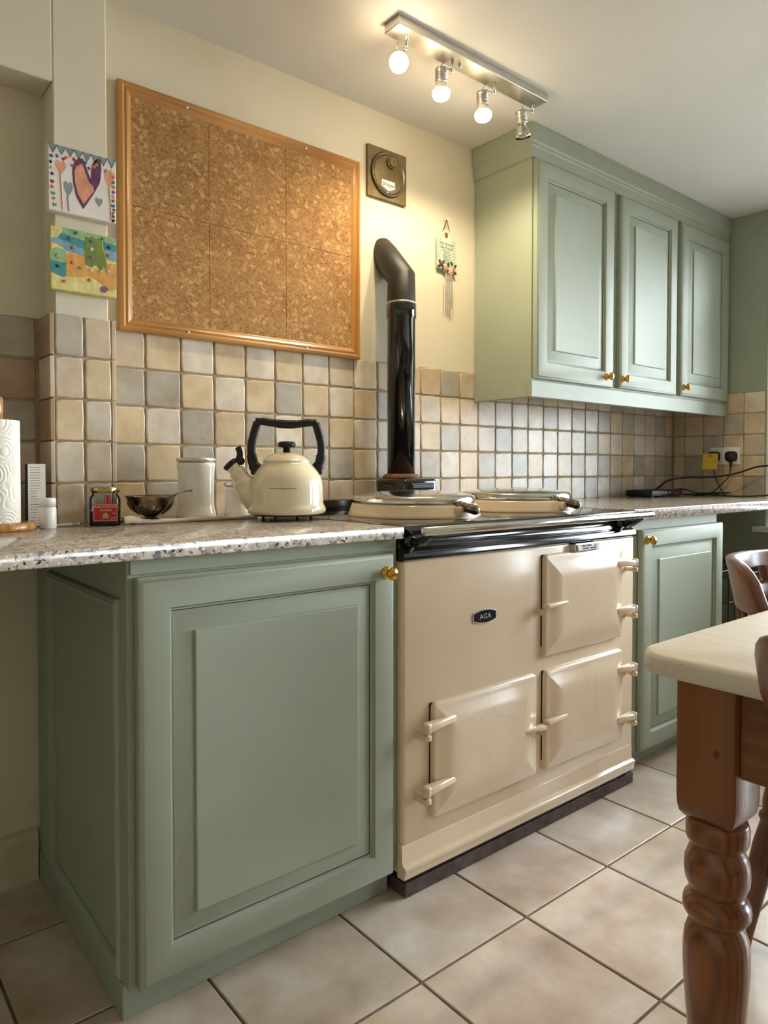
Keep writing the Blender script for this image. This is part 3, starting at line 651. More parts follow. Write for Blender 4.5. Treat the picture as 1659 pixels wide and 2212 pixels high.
for k in range(8):
    u0=.01+k*.123; shape(ar,'bunting',[U(u0,.995),U(u0+.118,.995),U(u0+.062,.865)],cm['grey_blue'])
    b=B(); tube(b,[(*((U(u0,.99)[0],-.1187,U(u0,.99)[1])),),(U(u0+.062,.862)[0],-.1187,U(u0+.062,.862)[1]),(U(u0+.12,.99)[0],-.1187,U(u0+.12,.99)[1])],.0006,4); obj('bunting_outline',b,cm['pencil'],parent=ar)
big=[(.50,.045),(.395,.22),(.355,.42),(.345,.60),(.375,.74),(.44,.81),(.50,.82),(.535,.74),(.585,.60),(.615,.53),(.62,.66),(.645,.79),(.70,.865),(.765,.885),(.775,.74),(.765,.60),(.745,.50),(.66,.32)]
shape(ar,'heart',[U(u,v+.07) for u,v in big],cm['purple']); 
inn=[(.505,.12),(.42,.26),(.385,.42),(.375,.58),(.40,.68),(.46,.74),(.505,.70),(.545,.58),(.59,.47),(.64,.44),(.66,.36)]
shape(ar,'heart_fill',[U(u,v+.07) for u,v in inn],cm['peach'],.0005,.0009)
for (u,v,wd,ht,c_,st) in ((.18,.66,.16,.22,'peach',.09),(.90,.66,.17,.34,'peach',.12),(.285,.36,.14,.25,'grey_blue',.07),(.735,.27,.12,.15,'grey_blue',None)):
    cx_,cz_=U(u,v); shape(ar,'heart',heart(cx_,cz_,wd*.16,ht*.157),cm[c_])
    if st is not None:
        b=B(); tube(b,[(cx_-.002,-.1187,cz_-ht*.06),(cx_+.001,-.1187,cz_-ht*.08-.03),(cx_+.003,-.1187,az0+.006)],.0009,4); obj('heart_stem',b,cm[c_],parent=ar)
gm=[(.05,.81,'blue','c'),(.13,.83,'blue','d'),(.22,.80,'red','h'),(.26,.835,'orange','h'),(.37,.845,'red','d'),(.35,.735,'violet','h'),(.43,.775,'red','h'),(.49,.80,'violet','h'),(.54,.84,'blue','d'),(.59,.765,'blue','d'),(.66,.81,'orange','q'),(.70,.85,'green','c'),(.84,.79,'green','d'),(.93,.80,'gold','c'),
 (.04,.72,'navy','d'),(.045,.63,'gold','h'),(.06,.545,'navy','s'),(.06,.43,'red','c'),(.06,.35,'orange','s'),(.07,.255,'green','q'),(.08,.175,'orange','h'),(.09,.09,'green','q'),
 (.955,.72,'orange','c'),(.955,.64,'blue','c'),(.965,.57,'orange','s'),(.96,.49,'violet','c'),(.955,.42,'gold','s'),(.955,.35,'red','s'),(.95,.27,'blue','q'),(.965,.205,'red','h'),(.955,.15,'green','c'),(.955,.095,'red','h'),(.955,.035,'navy','c')]
gcache={}
def addgem(par,x,z,c,s,y=-.1183,r=.0046):
    if (c,s) not in gcache:
        b=B(); P={'c':circ(0,0,r,n=10),'d':[(-r,0),(0,-r*1.1),(r,0),(0,r*1.1)],'q':[(-r,-r*.8),(r,-r*.8),(r,r*.8),(-r,r*.8)],'h':heart(0,0,2*r,2*r,10),'s':star(0,0,r*1.25)}[s]
        lo=[b.verts.new((p[0],0,p[1])) for p in P]; hi=[b.verts.new((p[0]*.6,-.0016,p[1]*.6)) for p in P]; b.faces.new(hi)
        for k in range(len(P)): b.faces.new((lo[k],lo[(k+1)%len(P)],hi[(k+1)%len(P)],hi[k]))
        bmesh.ops.recalc_face_normals(b,faces=b.faces)
        me=bpy.data.meshes.new('gem'); b.to_mesh(me); b.free(); me.materials.append(gem[c]); gcache[(c,s)]=me
    w_=wpos(par); return mobj('gem',gcache[(c,s)],par,(x-w_.x,y-w_.y,z-w_.z))
for u,v,c_,s_ in gm: addgem(ar,*U(u,v),c_,s_)
a2=thing('canvas_picture','yellow canvas painted with teal, green and orange patches and a few gems','picture',(-.4805,-.11,1.54))
ax0,ax1,az0,az1=-.557,-.401,1.466,1.616
obj('canvas',box(B(),ax0,ax1,-.118,-.0925,az0,az1,.002,1),cm['yellow'],parent=a2)
PT=[('mint',[(.20,1),(1,.99),(1,.90),(.78,.90),(.52,.87),(.20,.90)]),('teal',[(.17,.91),(.52,.85),(.50,.70),(.30,.75),(.10,.80)]),('teal',[(.79,.90),(1,.88),(1,.76),(.81,.77)]),('sky_blue',[(.0,.80),(.10,.82),(.30,.76),(.50,.71),(.50,.60),(.28,.63),(.12,.72),(0,.74)]),('sky_blue',[(.81,.77),(1,.75),(1,.60),(.86,.62)]),
 ('mint',[(.0,.60),(.10,.66),(.24,.66),(.22,.47),(0,.47)]),('teal',[(0,.46),(.22,.44),(.22,.22),(.18,.21),(0,.27)]),
 ('orange',[(.23,.60),(.5,.60),(.52,.42),(.80,.42),(.86,.55),(1,.56),(1,.16),(.90,.10),(.78,.20),(.62,.30),(.42,.25),(.23,.24)]),('olive',[(.53,.93),(.58,.90),(.62,.95),(.68,.91),(.76,.96),(.78,.80),(.84,.60),(.85,.44),(.80,.50),(.76,.42),(.68,.50),(.62,.44),(.53,.47),(.51,.70)])]
for k,(c_,p_) in enumerate(PT): shape(a2,'paint_patch',[U(u,v) for u,v in p_],cm[c_],.0001+.00008*k,.0005+.00008*k)
for u,v,c_,s_ in ((.38,.95,'blue','s'),(.28,.84,'violet','s'),(.33,.70,'orange','s'),(.61,.86,'blue','c'),(.61,.74,'pink','c'),(.61,.60,'violet','c'),(.79,.94,'green','s'),(.88,.82,'navy','s'),(.86,.68,'red','s'),(.10,.53,'gold','s'),(.10,.37,'navy','s'),(.32,.46,'orange','s'),(.44,.40,'green','q'),(.60,.39,'pink','q'),(.76,.40,'gold','q'),(.87,.42,'pink','q'),(.20,.14,'orange','h'),(.58,.23,'orange','c')): addgem(a2,*U(u,v),c_,s_,y=-.1193)
shape(a2,'spiral_drawing',circ(*U(.80,.11),.0085,.0085,14),cm['lilac'],.0002,.0007)
b=B(); cx_,cz_=U(.80,.11); tube(b,[(cx_+.009*(1-k/22)*math.cos(k*.6),-.1190,cz_+.009*(1-k/22)*math.sin(k*.6)) for k in range(21)],.0008,4); obj('spiral_outline',b,cm['purple'],parent=a2)

# ceiling spotlight bar
sb=thing('spotlight_bar','brushed steel ceiling bar carrying four adjustable spotlights','ceiling light',(.588,-.407,ZC))
obj('bar',box(B(),.261,.915,-.439,-.375,2.254,ZC,.0015,1),m_steel,parent=sb)
b=B(); lathe(b,[(.005,0),(.005,.010),(.003,.012)],12,Matrix.Translation((.53,-.407,2.254))@Matrix.Rotation(PI,4,'X')); obj('fixing_nut',b,m_steel,parent=sb)
m_bulb=mat('lit_bulb',(255,240,210),.3,emit=((1.0,.80,.52),BULB))
m_off=mat('unlit_bulb_face',(200,196,188),.15,.6)
SP=[((.315,-.392,2.238),(.318,-.400,2.186),(-.45,-.72,-.5),1),((.487,-.372,2.222),None,(.10,.10,-1),1),((.676,-.366,2.219),None,(.13,.06,-1),1),((.868,-.366,2.219),None,(.22,.05,-1),0)]
for k,(hp,_,ax,on) in enumerate(SP):
    xj=[.318,.500,.690,.880][k]
    b=B(); hp=Vector(hp); ax=Vector(ax).normalized()
    if k==0: hp=Vector((.326,-.352,2.210))
    b1=Vector((xj,-.407,2.254))
    tube(b,[b1,(xj,-.402,2.226)],.0045,10); lathe(b,[(.0,-.006),(.006,-.004),(.006,.004),(0,.006)],10,Matrix.Translation((xj,-.400,2.224)))
    c_=hp-ax*.018
    side=Vector((1,0,0)).cross(ax).normalized()
    tube(b,spline([(xj,-.400,2.224),c_+Vector((.018,-.006,.004)),c_+Vector((.021,0,-.012))],4),.002,6)
    tube(b,[c_+Vector((-.008,0,0)),Vector((xj-.012,-.385,2.254))],.0015,6)
    sp=obj('spotlight_arm',b,m_chrome,parent=sb,auto=50)
    q=ax.to_track_quat('Z','Y').to_matrix().to_4x4(); M=Matrix.Translation(c_)@q
    b=B(); lathe(b,[(.010,0),(.0185,.0005),(.0190,.004),(.0190,.012)]+[v for i in range(5) for v in ((.0178,.013+i*.0045),(.0178,.015+i*.0045),(.0190,.0155+i*.0045),(.0190,.0172+i*.0045))]+[(.0190,.040),(.0165,.041)],24,M); obj('lamp_holder',b,m_steel,parent=sp,auto=35)
    if on:
        b=B(); lathe(b,[(.012,.036),(.013,.046),(.020,.054),(.026,.064)],24,M); obj('bulb_neck',b,m_plastic,parent=sp,auto=60)
        b=B(); lathe(b,[(.026,.0635),(.0275,.070),(.026,.079),(.020,.087),(.010,.0915),(0,.0925)],24,M,cap=False); obj('bulb',b,m_bulb,parent=sp,smooth=True)
        l=bpy.data.lights.new('bulb_light','SPOT'); l.energy=SPOT*(.8 if k==0 else 1); l.color=(1.0,.84,.56); l.spot_size=R(150); l.spot_blend=.55; l.shadow_soft_size=.022
        lo_=bpy.data.objects.new('bulb_light',l); C.objects.link(lo_); lo_.matrix_world=Matrix.Translation(c_+ax*.097)@(-ax).to_track_quat('Z','Y').to_matrix().to_4x4()
    else:
        b=B(); lathe(b,[(.010,.038),(.013,.047),(.020,.056),(.0245,.070),(.0265,.072),(.0265,.084),(.0245,.084)],28,M,cap=False); rf=obj('reflector',b,m_chrome,parent=sp,auto=50)
        b=B(); lathe(b,[(.0245,.081),(.012,.084),(0,.085)],28,M); obj('unlit_bulb',b,m_off,parent=sp,smooth=True)

# ================================================================ ON THE LEFT WORKTOP
# kettle (local frame: spout towards -x)
kt=thing('kettle','cream enamel stove-top kettle with a black arched handle and whistling spout','kettle',(-.006,-.285,WZ),R(-31))
def ko(name,b,m,par=kt,**k): return obj(name,b,m,parent=par,world=False,**k)
b=B(); lathe(b,[(.060,.0165),(.098,.017),(.1035,.020),(.106,.026),(.1045,.034),(.100,.041),(.0985,.048),(.0985,.070),(.0975,.090),(.095,.106),(.090,.120),(.083,.131),(.075,.141),(.067,.150),(.0655,.153)],64)
ko('body',b,m_cream2,smooth=True)
b=B(); lathe(b,[(.066,.1515),(.0645,.155),(.065,.158),(.062,.161),(.052,.170),(.036,.178),(.018,.1815),(0,.182)],48); kl=ko('lid',b,m_cream2,smooth=True)
b=B(); lathe(b,[(.0095,.180),(.0095,.193),(.014,.195),(.0225,.197),(.0245,.202),(.0235,.207),(.019,.210),(.008,.2115),(0,.2115)],28); ko('lid_knob',b,m_blackm,par=kl,smooth=True)
b=B(); tube(b,spline([(-.070,0,.050),(-.092,0,.062),(-.108,0,.085),(-.119,0,.110),(-.136,0,.134),(-.147,0,.146)],5),[.036]*5+[.033]*5+[.029]*5+[.023]*5+[.0175]*5+[.0155],20); ko('spout',b,m_cream2,smooth=True)
b=B(); M=Matrix.Translation((-.1455,0,.1445))@Matrix.Rotation(R(-43),4,'Y')
lathe(b,[(.014,-.004),(.0185,0),(.0205,.004),(.0205,.010),(.017,.013),(.008,.014),(0,.014)],24,M)
ws=ko('whistle',b,m_blackm,smooth=True)
b=B(); tube(b,spline([(-.136,0,.150),(-.129,0,.160),(-.124,0,.176),(-.128,0,.192),(-.130,0,.196)],4),[.006]*4+[.0055]*4+[.0052]*4+[.0055]*4+[.004],10,flat=1.6); lathe(b,[(.004,-.006),(.011,-.004),(.011,.004),(.004,.006)],14,Matrix.Translation((-.122,0,.158))@Matrix.Rotation(R(90),4,'X')); ko('whistle_lever',b,m_blackm,par=ws,smooth=True)
for s in (-1,1):
    b=B()
    tube(b,spline([(s*.076,0,.130),(s*.088,0,.150),(s*.0935,0,.178),(s*.093,0,.205),(s*.086,0,.235),(s*.0775,0,.262)],5),[.0125]*5+[.0105]*5+[.0085]*5+[.0085]*10+[.009],12,flat=1.3)
    box(b,s*.066 if s>0 else -.096,s*.096 if s>0 else -.066,-.012,.012,.121,.139,.005,2)
    ko('handle_arm',b,m_blackm,smooth=True)
b=B(); tube(b,spline([(-.083,0,.266),(-.060,0,.264),(-.02,0,.2585),(.02,0,.2575),(.060,0,.262),(.081,0,.263)],5),[.0085]*4+[.0105]*6+[.0118]*6+[.0105]*6+[.0090]*4,14); ko('handle_grip',b,m_blackm,smooth=True)
b=B(); lathe(b,[(.086,.0125),(.088,.014),(.088,.017),(.082,.0175)],40)
for k in range(4):
    a=R(45+90*k+20); box(b,.070*math.cos(a)-.004,.070*math.cos(a)+.004,.070*math.sin(a)-.004,.070*math.sin(a)+.004,0,.014,.0015,1)
ko('foot_stand',b,m_blackm)
b=B()
for a0,a1 in ((-118,-101),(-93,-76)):
    tube(b,[(.0987*math.cos(R(a)),.0987*math.sin(R(a)),.0865) for a in (a0,(a0+a1)/2,a1)],.0006,4)
ko('level_mark',b,m_ink)
M=Matrix.Rotation(R(-97),4,'Z')@Matrix.Translation((.0992,0,.0865))@Matrix.Rotation(R(90),4,'Z')@Matrix.Rotation(R(90),4,'X')
cu=bpy.data.curves.new('t','FONT'); cu.body='max'; cu.size=.0075; cu.extrude=.0002; cu.align_x='CENTER'; cu.align_y='CENTER'
t_=bpy.data.objects.new('t',cu); C.objects.link(t_); bpy.context.view_layer.update(); me=bpy.data.meshes.new_from_object(t_.evaluated_get(bpy.context.evaluated_depsgraph_get())); bpy.data.objects.remove(t_)
me.transform(M); me.materials.clear(); me.materials.append(m_ink); o=bpy.data.objects.new('level_lettering',me); C.objects.link(o); o.parent=kt

# canisters
def canister(x,y,r,h,label,g_=None,z0=WZ):
    t=thing('canister',label,'canister',(x,y,z0+.0042))
    b=B(); lathe(b,[(r*.90,0),(r*1.02,.001),(r*1.05,.006),(r*1.03,.014),(r*.97,.024),(r*.95,.04),(r*.95,h*.7),(r*.97,h*.86),(r*1.0,h*.94),(r*1.0,h)],48); obj('jar',b,m_white,parent=t,world=False,smooth=True)
    b=B(); lathe(b,[(r*.90,h+.0004),(r*.90,h+.0025),(r*1.01,h+.003),(r*1.03,h+.004),(r*1.03,h+.0115),(r*1.0,h+.013),(0,h+.0132)],48); obj('lid',b,m_steel,parent=t,world=False,auto=40)
    return t
canister(-.182,-.100,.0515,.150,'tall white ceramic canister with a steel lid, beside the silver bowl')
canister(-.062,-.110,.036,.082,'short white ceramic canister with a steel lid, half hidden behind the kettle')
# tea towel
tw=thing('tea_towel','cream folded tea towel under the bowl and canisters','towel',(-.22,-.12,WZ))
b=B(); n=26; top=[];
for i in range(n+1):
    t=i/n; x=-.385+t*(.345); 
    yf=-.196+.010*math.sin(t*5)+t*.02; yb=-.030
    row=[]
    for (y,z) in ((yf,.0006),(yf-.003,.0022),(yf,.0040+.0006*math.sin(t*17)),(yf+.02,.0040),(yb-.01,.0041),(yb,.0006)):
        row.append(b.verts.new((x,y,WZ+z)))
    top.append(row)
for A,Q in zip(top,top[1:]):
    for k in range(6): b.faces.new((A[k],A[(k+1)%6],Q[(k+1)%6],Q[k]))
b.faces.new(top[0]); b.faces.new(top[-1][::-1]); bmesh.ops.recalc_face_normals(b,faces=b.faces); obj('folded_cloth',b,m_cloth,parent=tw,smooth=True)
b=B(); pts=[(-.418,-.200,WZ+.010),(-.400,-.199,WZ+.013),(-.385,-.198,WZ+.0105),(-.360,-.197,WZ+.0065),(-.33,-.195,WZ+.0055),(-.28,-.196,WZ+.0060),(-.2,-.191,WZ+.0058),(-.13,-.187,WZ+.0052),(-.04,-.182,WZ+.0045)]
tube(b,spline(pts,4),[.0092]*2+[.0100]*4+[.0092]*4+[.0060]*4+[.0050]*19,12); obj('rolled_hem',b,m_cloth,parent=tw,smooth=True)
# silver bowl + spoon
bw=thing('footed_bowl','tarnished silver footed bowl standing on the tea towel','bowl',(-.332,-.155,WZ+.0045))
b=B(); lathe(b,[(.021,0),(.024,.001),(.022,.005),(.014,.009),(.015,.012),(.030,.018),(.045,.030),(.056,.046),(.060,.060),(.0635,.063),(.0625,.0645),(.0575,.060),(.053,.046),(.042,.031),(.026,.020),(0,.016)],56,cap=False)
obj('bowl',b,m_silver,parent=bw,world=False,smooth=True)
b=B()
for k in range(14):
    a=2*PI*k/14; tube(b,spline([(.030*math.cos(a),.030*math.sin(a),.0175),(.046*math.cos(a+.12),.046*math.sin(a+.12),.030),(.0575*math.cos(a+.28),.0575*math.sin(a+.28),.048)],4),[.0014]*4+[.0024]*4+[.0012],6)
obj('chased_lobes',b,m_silver,parent=bw,world=False,smooth=True)
sp=thing('spoon','small silver spoon resting in the footed bowl','spoon',(-.332,-.155,WZ+.0045))
b=B(); tube(b,spline([(.012,-.010,.0205),(.030,-.018,.045),(.052,-.030,.0655),(.075,-.041,.075),(.092,-.050,.077)],5),[.0035]*3+[.0024]*12+[.0034]*4+[.0052,.0040],8,flat=.6); obj('spoon_handle',b,m_silver,parent=sp,world=False,smooth=True)
b=B(); lathe(b,[(0,-.0012),(.008,0),(.011,.003),(.010,.003),(.007,.001),(0,0)],16,Matrix.Translation((.004,-.006,.0185))); obj('spoon_bowl',b,m_silver,parent=sp,world=False,smooth=True)
# honey jar (local frame: label faces -y)
hj=thing('honey_jar','square glass honey jar with a red label and gold lid, half full of dark honey','jar',(-.452,-.172,WZ),R(-18))
def rr(bm,h0,h1,w,r_,ins=0): loops(bm,fr_up(0),-w/2,w/2,-w/2,w/2,[(0,h0),(0,h1)] if not ins else ins,rad=r_,n=3,capback=True)
b=B(); loops(b,fr_up(0),-.035,.035,-.035,.035,[(.003,.0005),(0,.003),(0,.066),(.002,.071),(.006,.075),(.0065,.083)],rad=.016,n=3,capback=True); obj('glass',b,m_glass,parent=hj,world=False,auto=50)
b=B(); loops(b,fr_up(0),-.0325,.0325,-.0325,.0325,[(.003,.004),(0,.006),(0,.037),(.001,.0375)],rad=.014,n=3,capback=True); obj('honey',b,m_honey,parent=hj,world=False,auto=50)
b=B(); lathe(b,[(.031,.079),(.0335,.0800),(.0335,.091),(.0325,.0925),(0,.0915)],40); obj('lid',b,m_gold,parent=hj,world=False,auto=40)
F=lambda a,b_,c:Vector((a,-.0353-c,b_))
b=B(); extr(b,[(-.027,.012),(.029,.012),(.029,.054),(-.027,.054)],F,0,.0004); lab=obj('label',b,m_red,parent=hj,world=False)
b=B(); extr(b,[(-.001,.0535),(.013,.0535),(.013,.0745),(-.001,.0745)],F,0,.00045); obj('seal_strip',b,m_red,parent=hj,world=False)
b=B()
for (a0,a1,z0,z1) in ((-.025,.027,.0135,.0143),(-.025,.027,.0517,.0525),(-.025,-.0242,.0135,.0525),(.0262,.027,.0135,.0525),(.001,.0016,.055,.073),(.0104,.011,.055,.073)): extr(b,[(a0,z0),(a1,z0),(a1,z1),(a0,z1)],F,.0005,.0008)
obj('label_border',b,m_pink,parent=lab,world=False)
def jt(s,size,x,z,name='lettering',m=m_pink):
    cu=bpy.data.curves.new('t','FONT'); cu.body=s; cu.size=size; cu.extrude=.0002; cu.align_x='CENTER'; cu.align_y='CENTER'; cu.shear=.15
    t_=bpy.data.objects.new('t',cu); C.objects.link(t_); bpy.context.view_layer.update(); me=bpy.data.meshes.new_from_object(t_.evaluated_get(bpy.context.evaluated_depsgraph_get())); bpy.data.objects.remove(t_)
    me.transform(Matrix.Translation((x,-.0360,z))@Matrix.Rotation(R(90),4,'X')); me.materials.clear(); me.materials.append(m); o=bpy.data.objects.new(name,me); C.objects.link(o); o.parent=lab
jt('PURE EXMOOR',.0076,.001,.0465); jt('HONEY',.0082,.002,.0385); jt('340g',.0040,.020,.031); jt('net weight',.0028,.019,.0205); jt('best before',.0028,.019,.0168)
b=B(); extr(b,[(-.006,.0185),(.009,.0185),(.0085,.026),(.0055,.031),(.0015,.0335),(-.0025,.031),(-.0055,.026)],F,.0005,.0009); obj('beehive_print',b,m_gold,parent=lab,world=False)
# kitchen roll on its wooden stand
kr=thing('kitchen_roll_stand','round wooden kitchen roll stand at the left end of the worktop','holder',(-.690,-.165,WZ))
b=B(); lathe(b,[(.080,0),(.084,.003),(.084,.012),(.080,.016)],48); obj('base',b,m_pine,parent=kr,world=False,auto=40)
b=B(); lathe(b,[(.008,.016),(.008,.242),(.017,.248),(.019,.262),(.019,.292),(.016,.297),(.006,.300)],24); obj('post',b,m_pine,parent=kr,world=False,auto=40)
def rollmat():
    m=mat('embossed_paper_towel',(238,234,222),.95); nt=m.node_tree; N=nt.nodes; L=nt.links; tc=N.new('ShaderNodeTexCoord'); v=N.new('ShaderNodeTexVoronoi'); v.inputs['Scale'].default_value=22; L.new(tc.outputs['Object'],v.inputs['Vector'])
    s=N.new('ShaderNodeMath'); s.operation='MULTIPLY'; s.inputs[1].default_value=42; L.new(v.outputs['Distance'],s.inputs[0]); si=N.new('ShaderNodeMath'); si.operation='SINE'; L.new(s.outputs[0],si.inputs[0])
    bp=N.new('ShaderNodeBump'); bp.inputs['Strength'].default_value=.5; bp.inputs['Distance'].default_value=.0012; L.new(si.outputs[0],bp.inputs['Height']); L.new(bp.outputs[0],N['Principled BSDF'].inputs['Normal']); return m
b=B(); lathe(b,[(.020,.0165),(.0505,.0165),(.0515,.019),(.0515,.242),(.0505,.2445),(.020,.2445)],64); kro=obj('kitchen_roll',b,rollmat(),auto=40); kro.location=(-.690,-.165,WZ); tag(kro,'white embossed kitchen paper roll standing on the round wooden stand','paper roll')
# carton and pill bottle
ct=thing('carton','tall narrow white carton with black sides and fine print, behind the pill bottle','box',(-.592,-.110,WZ),R(-8))
b=B(); box(b,-.022,.019,-.016,.016,0,.148,.0008,1); obj('carton_body',b,m_blackm,parent=ct,world=False)
b=B(); box(b,-.0185,.019,-.0166,-.0155,.002,.1485,.0003,1); cf=obj('printed_face',b,m_paper,parent=ct,world=False)
b=B()
for k in range(22): 
    z=.140-k*.0062; box(b,-.014,-.014+rnd.uniform(.012,.026),-.0168,-.0165,z,z+.0009)
obj('small_print',b,m_ink,parent=cf,world=False)
pb=thing('pill_bottle','small white plastic pill bottle in front of the carton','bottle',(-.585,-.185,WZ))
b=B(); lathe(b,[(.0165,0),(.018,.002),(.018,.046),(.0165,.048),(.0165,.050)],32); obj('bottle_body',b,m_plastic,parent=pb,world=False,auto=40)
b=B(); lathe(b,[(.0175,.0505),(.0175,.068),(.0165,.070),(0,.070)],32); obj('cap',b,m_plastic,parent=pb,world=False,auto=40)
sy=thing('syringe','small clear plastic dosing syringe lying beside the pill bottle','syringe',(-.535,-.150,WZ))
M=Matrix.Translation((-.03,0,.0042))@Matrix.Rotation(R(90),4,'Y')
b=B(); lathe(b,[(.001,-.006),(.0012,0),(.0034,.001),(.0034,.040),(.0042,.041),(.0042,.042)],14,M); obj('barrel',b,m_plastic,parent=sy,world=False,auto=40)
b=B(); lathe(b,[(.0018,.042),(.0018,.058),(.0042,.0585),(.0042,.060)],14,M); obj('plunger',b,m_plastic,parent=sy,world=False,auto=40)

# ================================================================ RIGHT WORKTOP
rtb=thing('router','flat black internet router box with small lights, in the worktop corner','router',(2.22,-.10,WZ2))
b=B(); box(b,2.075,2.365,-.165,-.03,WZ2+.004,WZ2+.034,.006,3); obj('casing',b,m_blackm,parent=rtb,auto=40)
b=B(); box(b,2.20,2.215,-.1656,-.164,WZ2+.019,WZ2+.023); box(b,2.235,2.25,-.1656,-.164,WZ2+.019,WZ2+.023); obj('label_mark',b,m_paper,parent=rtb)
b=B(); [box(b,2.28+k*.014,2.29+k*.014,-.1662,-.164,WZ2+.012,WZ2+.022,.001,1) for k in range(4)]; obj('red_connector',b,m_red,parent=rtb)
b=B(); [box(b,x_,x_+.02,y_,y_+.02,WZ2,WZ2+.0045) for x_ in (2.09,2.33) for y_ in (-.155,-.06)]; obj('foot',b,m_blackm,parent=rtb)
so=thing('double_socket','white double wall socket on the tiled right wall','socket',(XR,-.276,1.103))
b=B(); box(b,XR-.0095,XR+.001,-.350,-.202,1.060,1.147,.004,2); obj('plate',b,m_plastic,parent=so,auto=40)
for y_ in (-.262,-.292): b=B(); box(b,XR-.013,XR-.009,y_-.006,y_+.006,1.122,1.136,.001,1); obj('switch',b,m_plastic,parent=so)
def plug(y,label):
    t=thing('plug',label,'plug',(XR-.0095,y,1.100)); F=lambda a,b_,c:Vector((XR-.0095-c,a,b_))
    b=B(); loops(b,F,y-.027,y+.027,1.076,1.126,[(0,0),(0,.018),(.003,.026),(.009,.030)],rad=.017,n=4,capback=True); obj('plug_body',b,m_blackm,parent=t,auto=40)
    b=B(); lathe(b,[(.0075,0),(.005,-.030)],12,Matrix.Translation((XR-.022,y,1.080))); obj('cord_grip',b,m_blackm,parent=t,smooth=True); return t
plug(-.228,'black plug in the left socket, behind the yellow sticky note'); plug(-.312,'black plug in the right socket')
b=B(); rows_=[]
for i in range(7):
    z=1.116-i*.0133; o_=.0022*max(0,i-2); rows_.append([b.verts.new((XR-.0405-o_,y_,z)) for y_ in (-.258,-.181)]+[b.verts.new((XR-.0401-o_,y_,z)) for y_ in (-.181,-.258)])
for A,Q in zip(rows_,rows_[1:]):
    for k in range(4): b.faces.new((A[k],A[(k+1)%4],Q[(k+1)%4],Q[k]))
b.faces.new(rows_[0]); b.faces.new(rows_[-1][::-1]); bmesh.ops.recalc_face_normals(b,faces=b.faces)
sn=tag(obj('sticky_note',b,m_yel),'yellow sticky note stuck on the left plug','note')
text('lettering','N2',.014,Mface((XR-.0412,-.218,1.104),(0,-1,0)),m_ink,sn,.0001)
def cable(pts,r,label): 
    b=B(); tube(b,spline(pts,8),r,8); return tag(obj('cable',b,m_blackm,smooth=True),label,'cable')
z0=WZ2
cable([(XR-.022,-.228,1.050),(XR-.03,-.238,1.0),(XR-.035,-.262,.955),(XR-.04,-.285,z0+.012),(XR-.05,-.31,z0+.004),(XR-.10,-.36,z0+.004)],.003,'black cable hanging from the left plug')
cable([(XR-.022,-.312,1.050),(XR-.03,-.305,1.0),(XR-.04,-.270,.955),(XR-.06,-.235,z0+.015),(XR-.11,-.21,z0+.0035),(2.39,-.13,z0+.010),(2.368,-.10,z0+.018)],.003,'black cable hanging from the right plug')
cable([(2.27,-.08,z0+.038),(2.235,-.12,z0+.050),(2.25,-.15,z0+.078),(2.33,-.19,z0+.092),(2.42,-.29,z0+.096),(2.47,-.38,z0+.115),(2.50,-.46,z0+.145),(2.50,-.54,z0+.150),(2.49,-.70,z0+.150)],.0045,'thick black cable looping in the air towards the window')
cable([(2.368,-.07,z0+.018),(2.42,-.13,z0+.034),(2.44,-.22,z0+.012),(2.46,-.34,z0+.0045),(2.48,-.43,z0+.0045),(2.50,-.52,z0+.012),(2.48,-.66,z0+.02)],.0035,'thin black cable trailing along the worktop')
# coil of cable
b=B(); 
for q in range(3):
    cy_=-.20-q*.045; tube(b,[(2.44+.035*math.cos(a)+q*.018,cy_+.045*math.sin(a)*1.2,z0+.004+q*.0045+.006*abs(math.sin(a/2+q))) for a in [2*PI*k/20 for k in range(21)]],.003,6,cap=False)
tag(obj('coiled_cable',b,m_blackm,smooth=True),'tangled coil of black cable on the worktop','cable')

# ================================================================ TABLE AND CHAIRS
tb=thing('dining_table','pine farmhouse table with a worn cream-painted top and turned legs','table',(.70,-2.1,0))
b=B(); loops(b,fr_up(0),0,1.45,-2.95,-1.302,[(.012,.714),(.003,.717),(0,.724),(0,.741),(.003,.748),(.010,.751)],rad=.055,n=6,capback=True); obj('tabletop',b,m_table,parent=tb,auto=60)
LX,LY=.070,-1.409
prof=[(.0415,.500),(.044,.494),(.0455,.488),(.0455,.468),(.0435,.4625),(.036,.460),(.0355,.456),(.041,.447),(.0465,.432),(.0475,.418),(.046,.402),(.040,.387),(.0355,.382),(.040,.3785),(.0475,.370),(.0492,.361),(.0485,.352),(.043,.344),(.0365,.340),(.036,.336),(.0415,.328),(.0460,.315),(.0480,.295),(.0480,.270),(.0465,.240),(.0435,.200),(.040,.160),(.036,.120),(.032,.085),(.028,.060),(.030,.052),(.032,.045),(.031,.030),(.026,.012),(.020,.0)]
for k,(lx,ly) in enumerate(((LX,LY),(1.375,LY),(LX,-2.843),(1.375,-2.843))):
    b=B(); h=.0455
    loops(b,lambda a,c_,d:Vector((lx+a,ly+c_,d)),-h,h,-h,h,[(0,.7135),(0,.535),(.001,.520),(.004,.508),(.010,.500),(.02,.498)],rad=.006,n=2,capback=True)
    lathe(b,prof,36,Matrix.Translation((lx,ly,0)))
    lg=obj('leg',b,m_brown,parent=tb,auto=40)
    if k==0:
        b=B(); lathe(b,[(.0045,0),(.0045,.0006),(0,.0008)],14,Matrix.Translation((lx-h,ly-.018,.613))@Matrix.Rotation(R(-90),4,'Y')@Matrix.Diagonal((1.3,1,1,1))); obj('dowel',b,m_chair,parent=lg)
b=B(); box(b,.038,.060,-2.80,-1.4545,.582,.7135,.002,1); obj('apron',b,m_brownh,parent=tb)
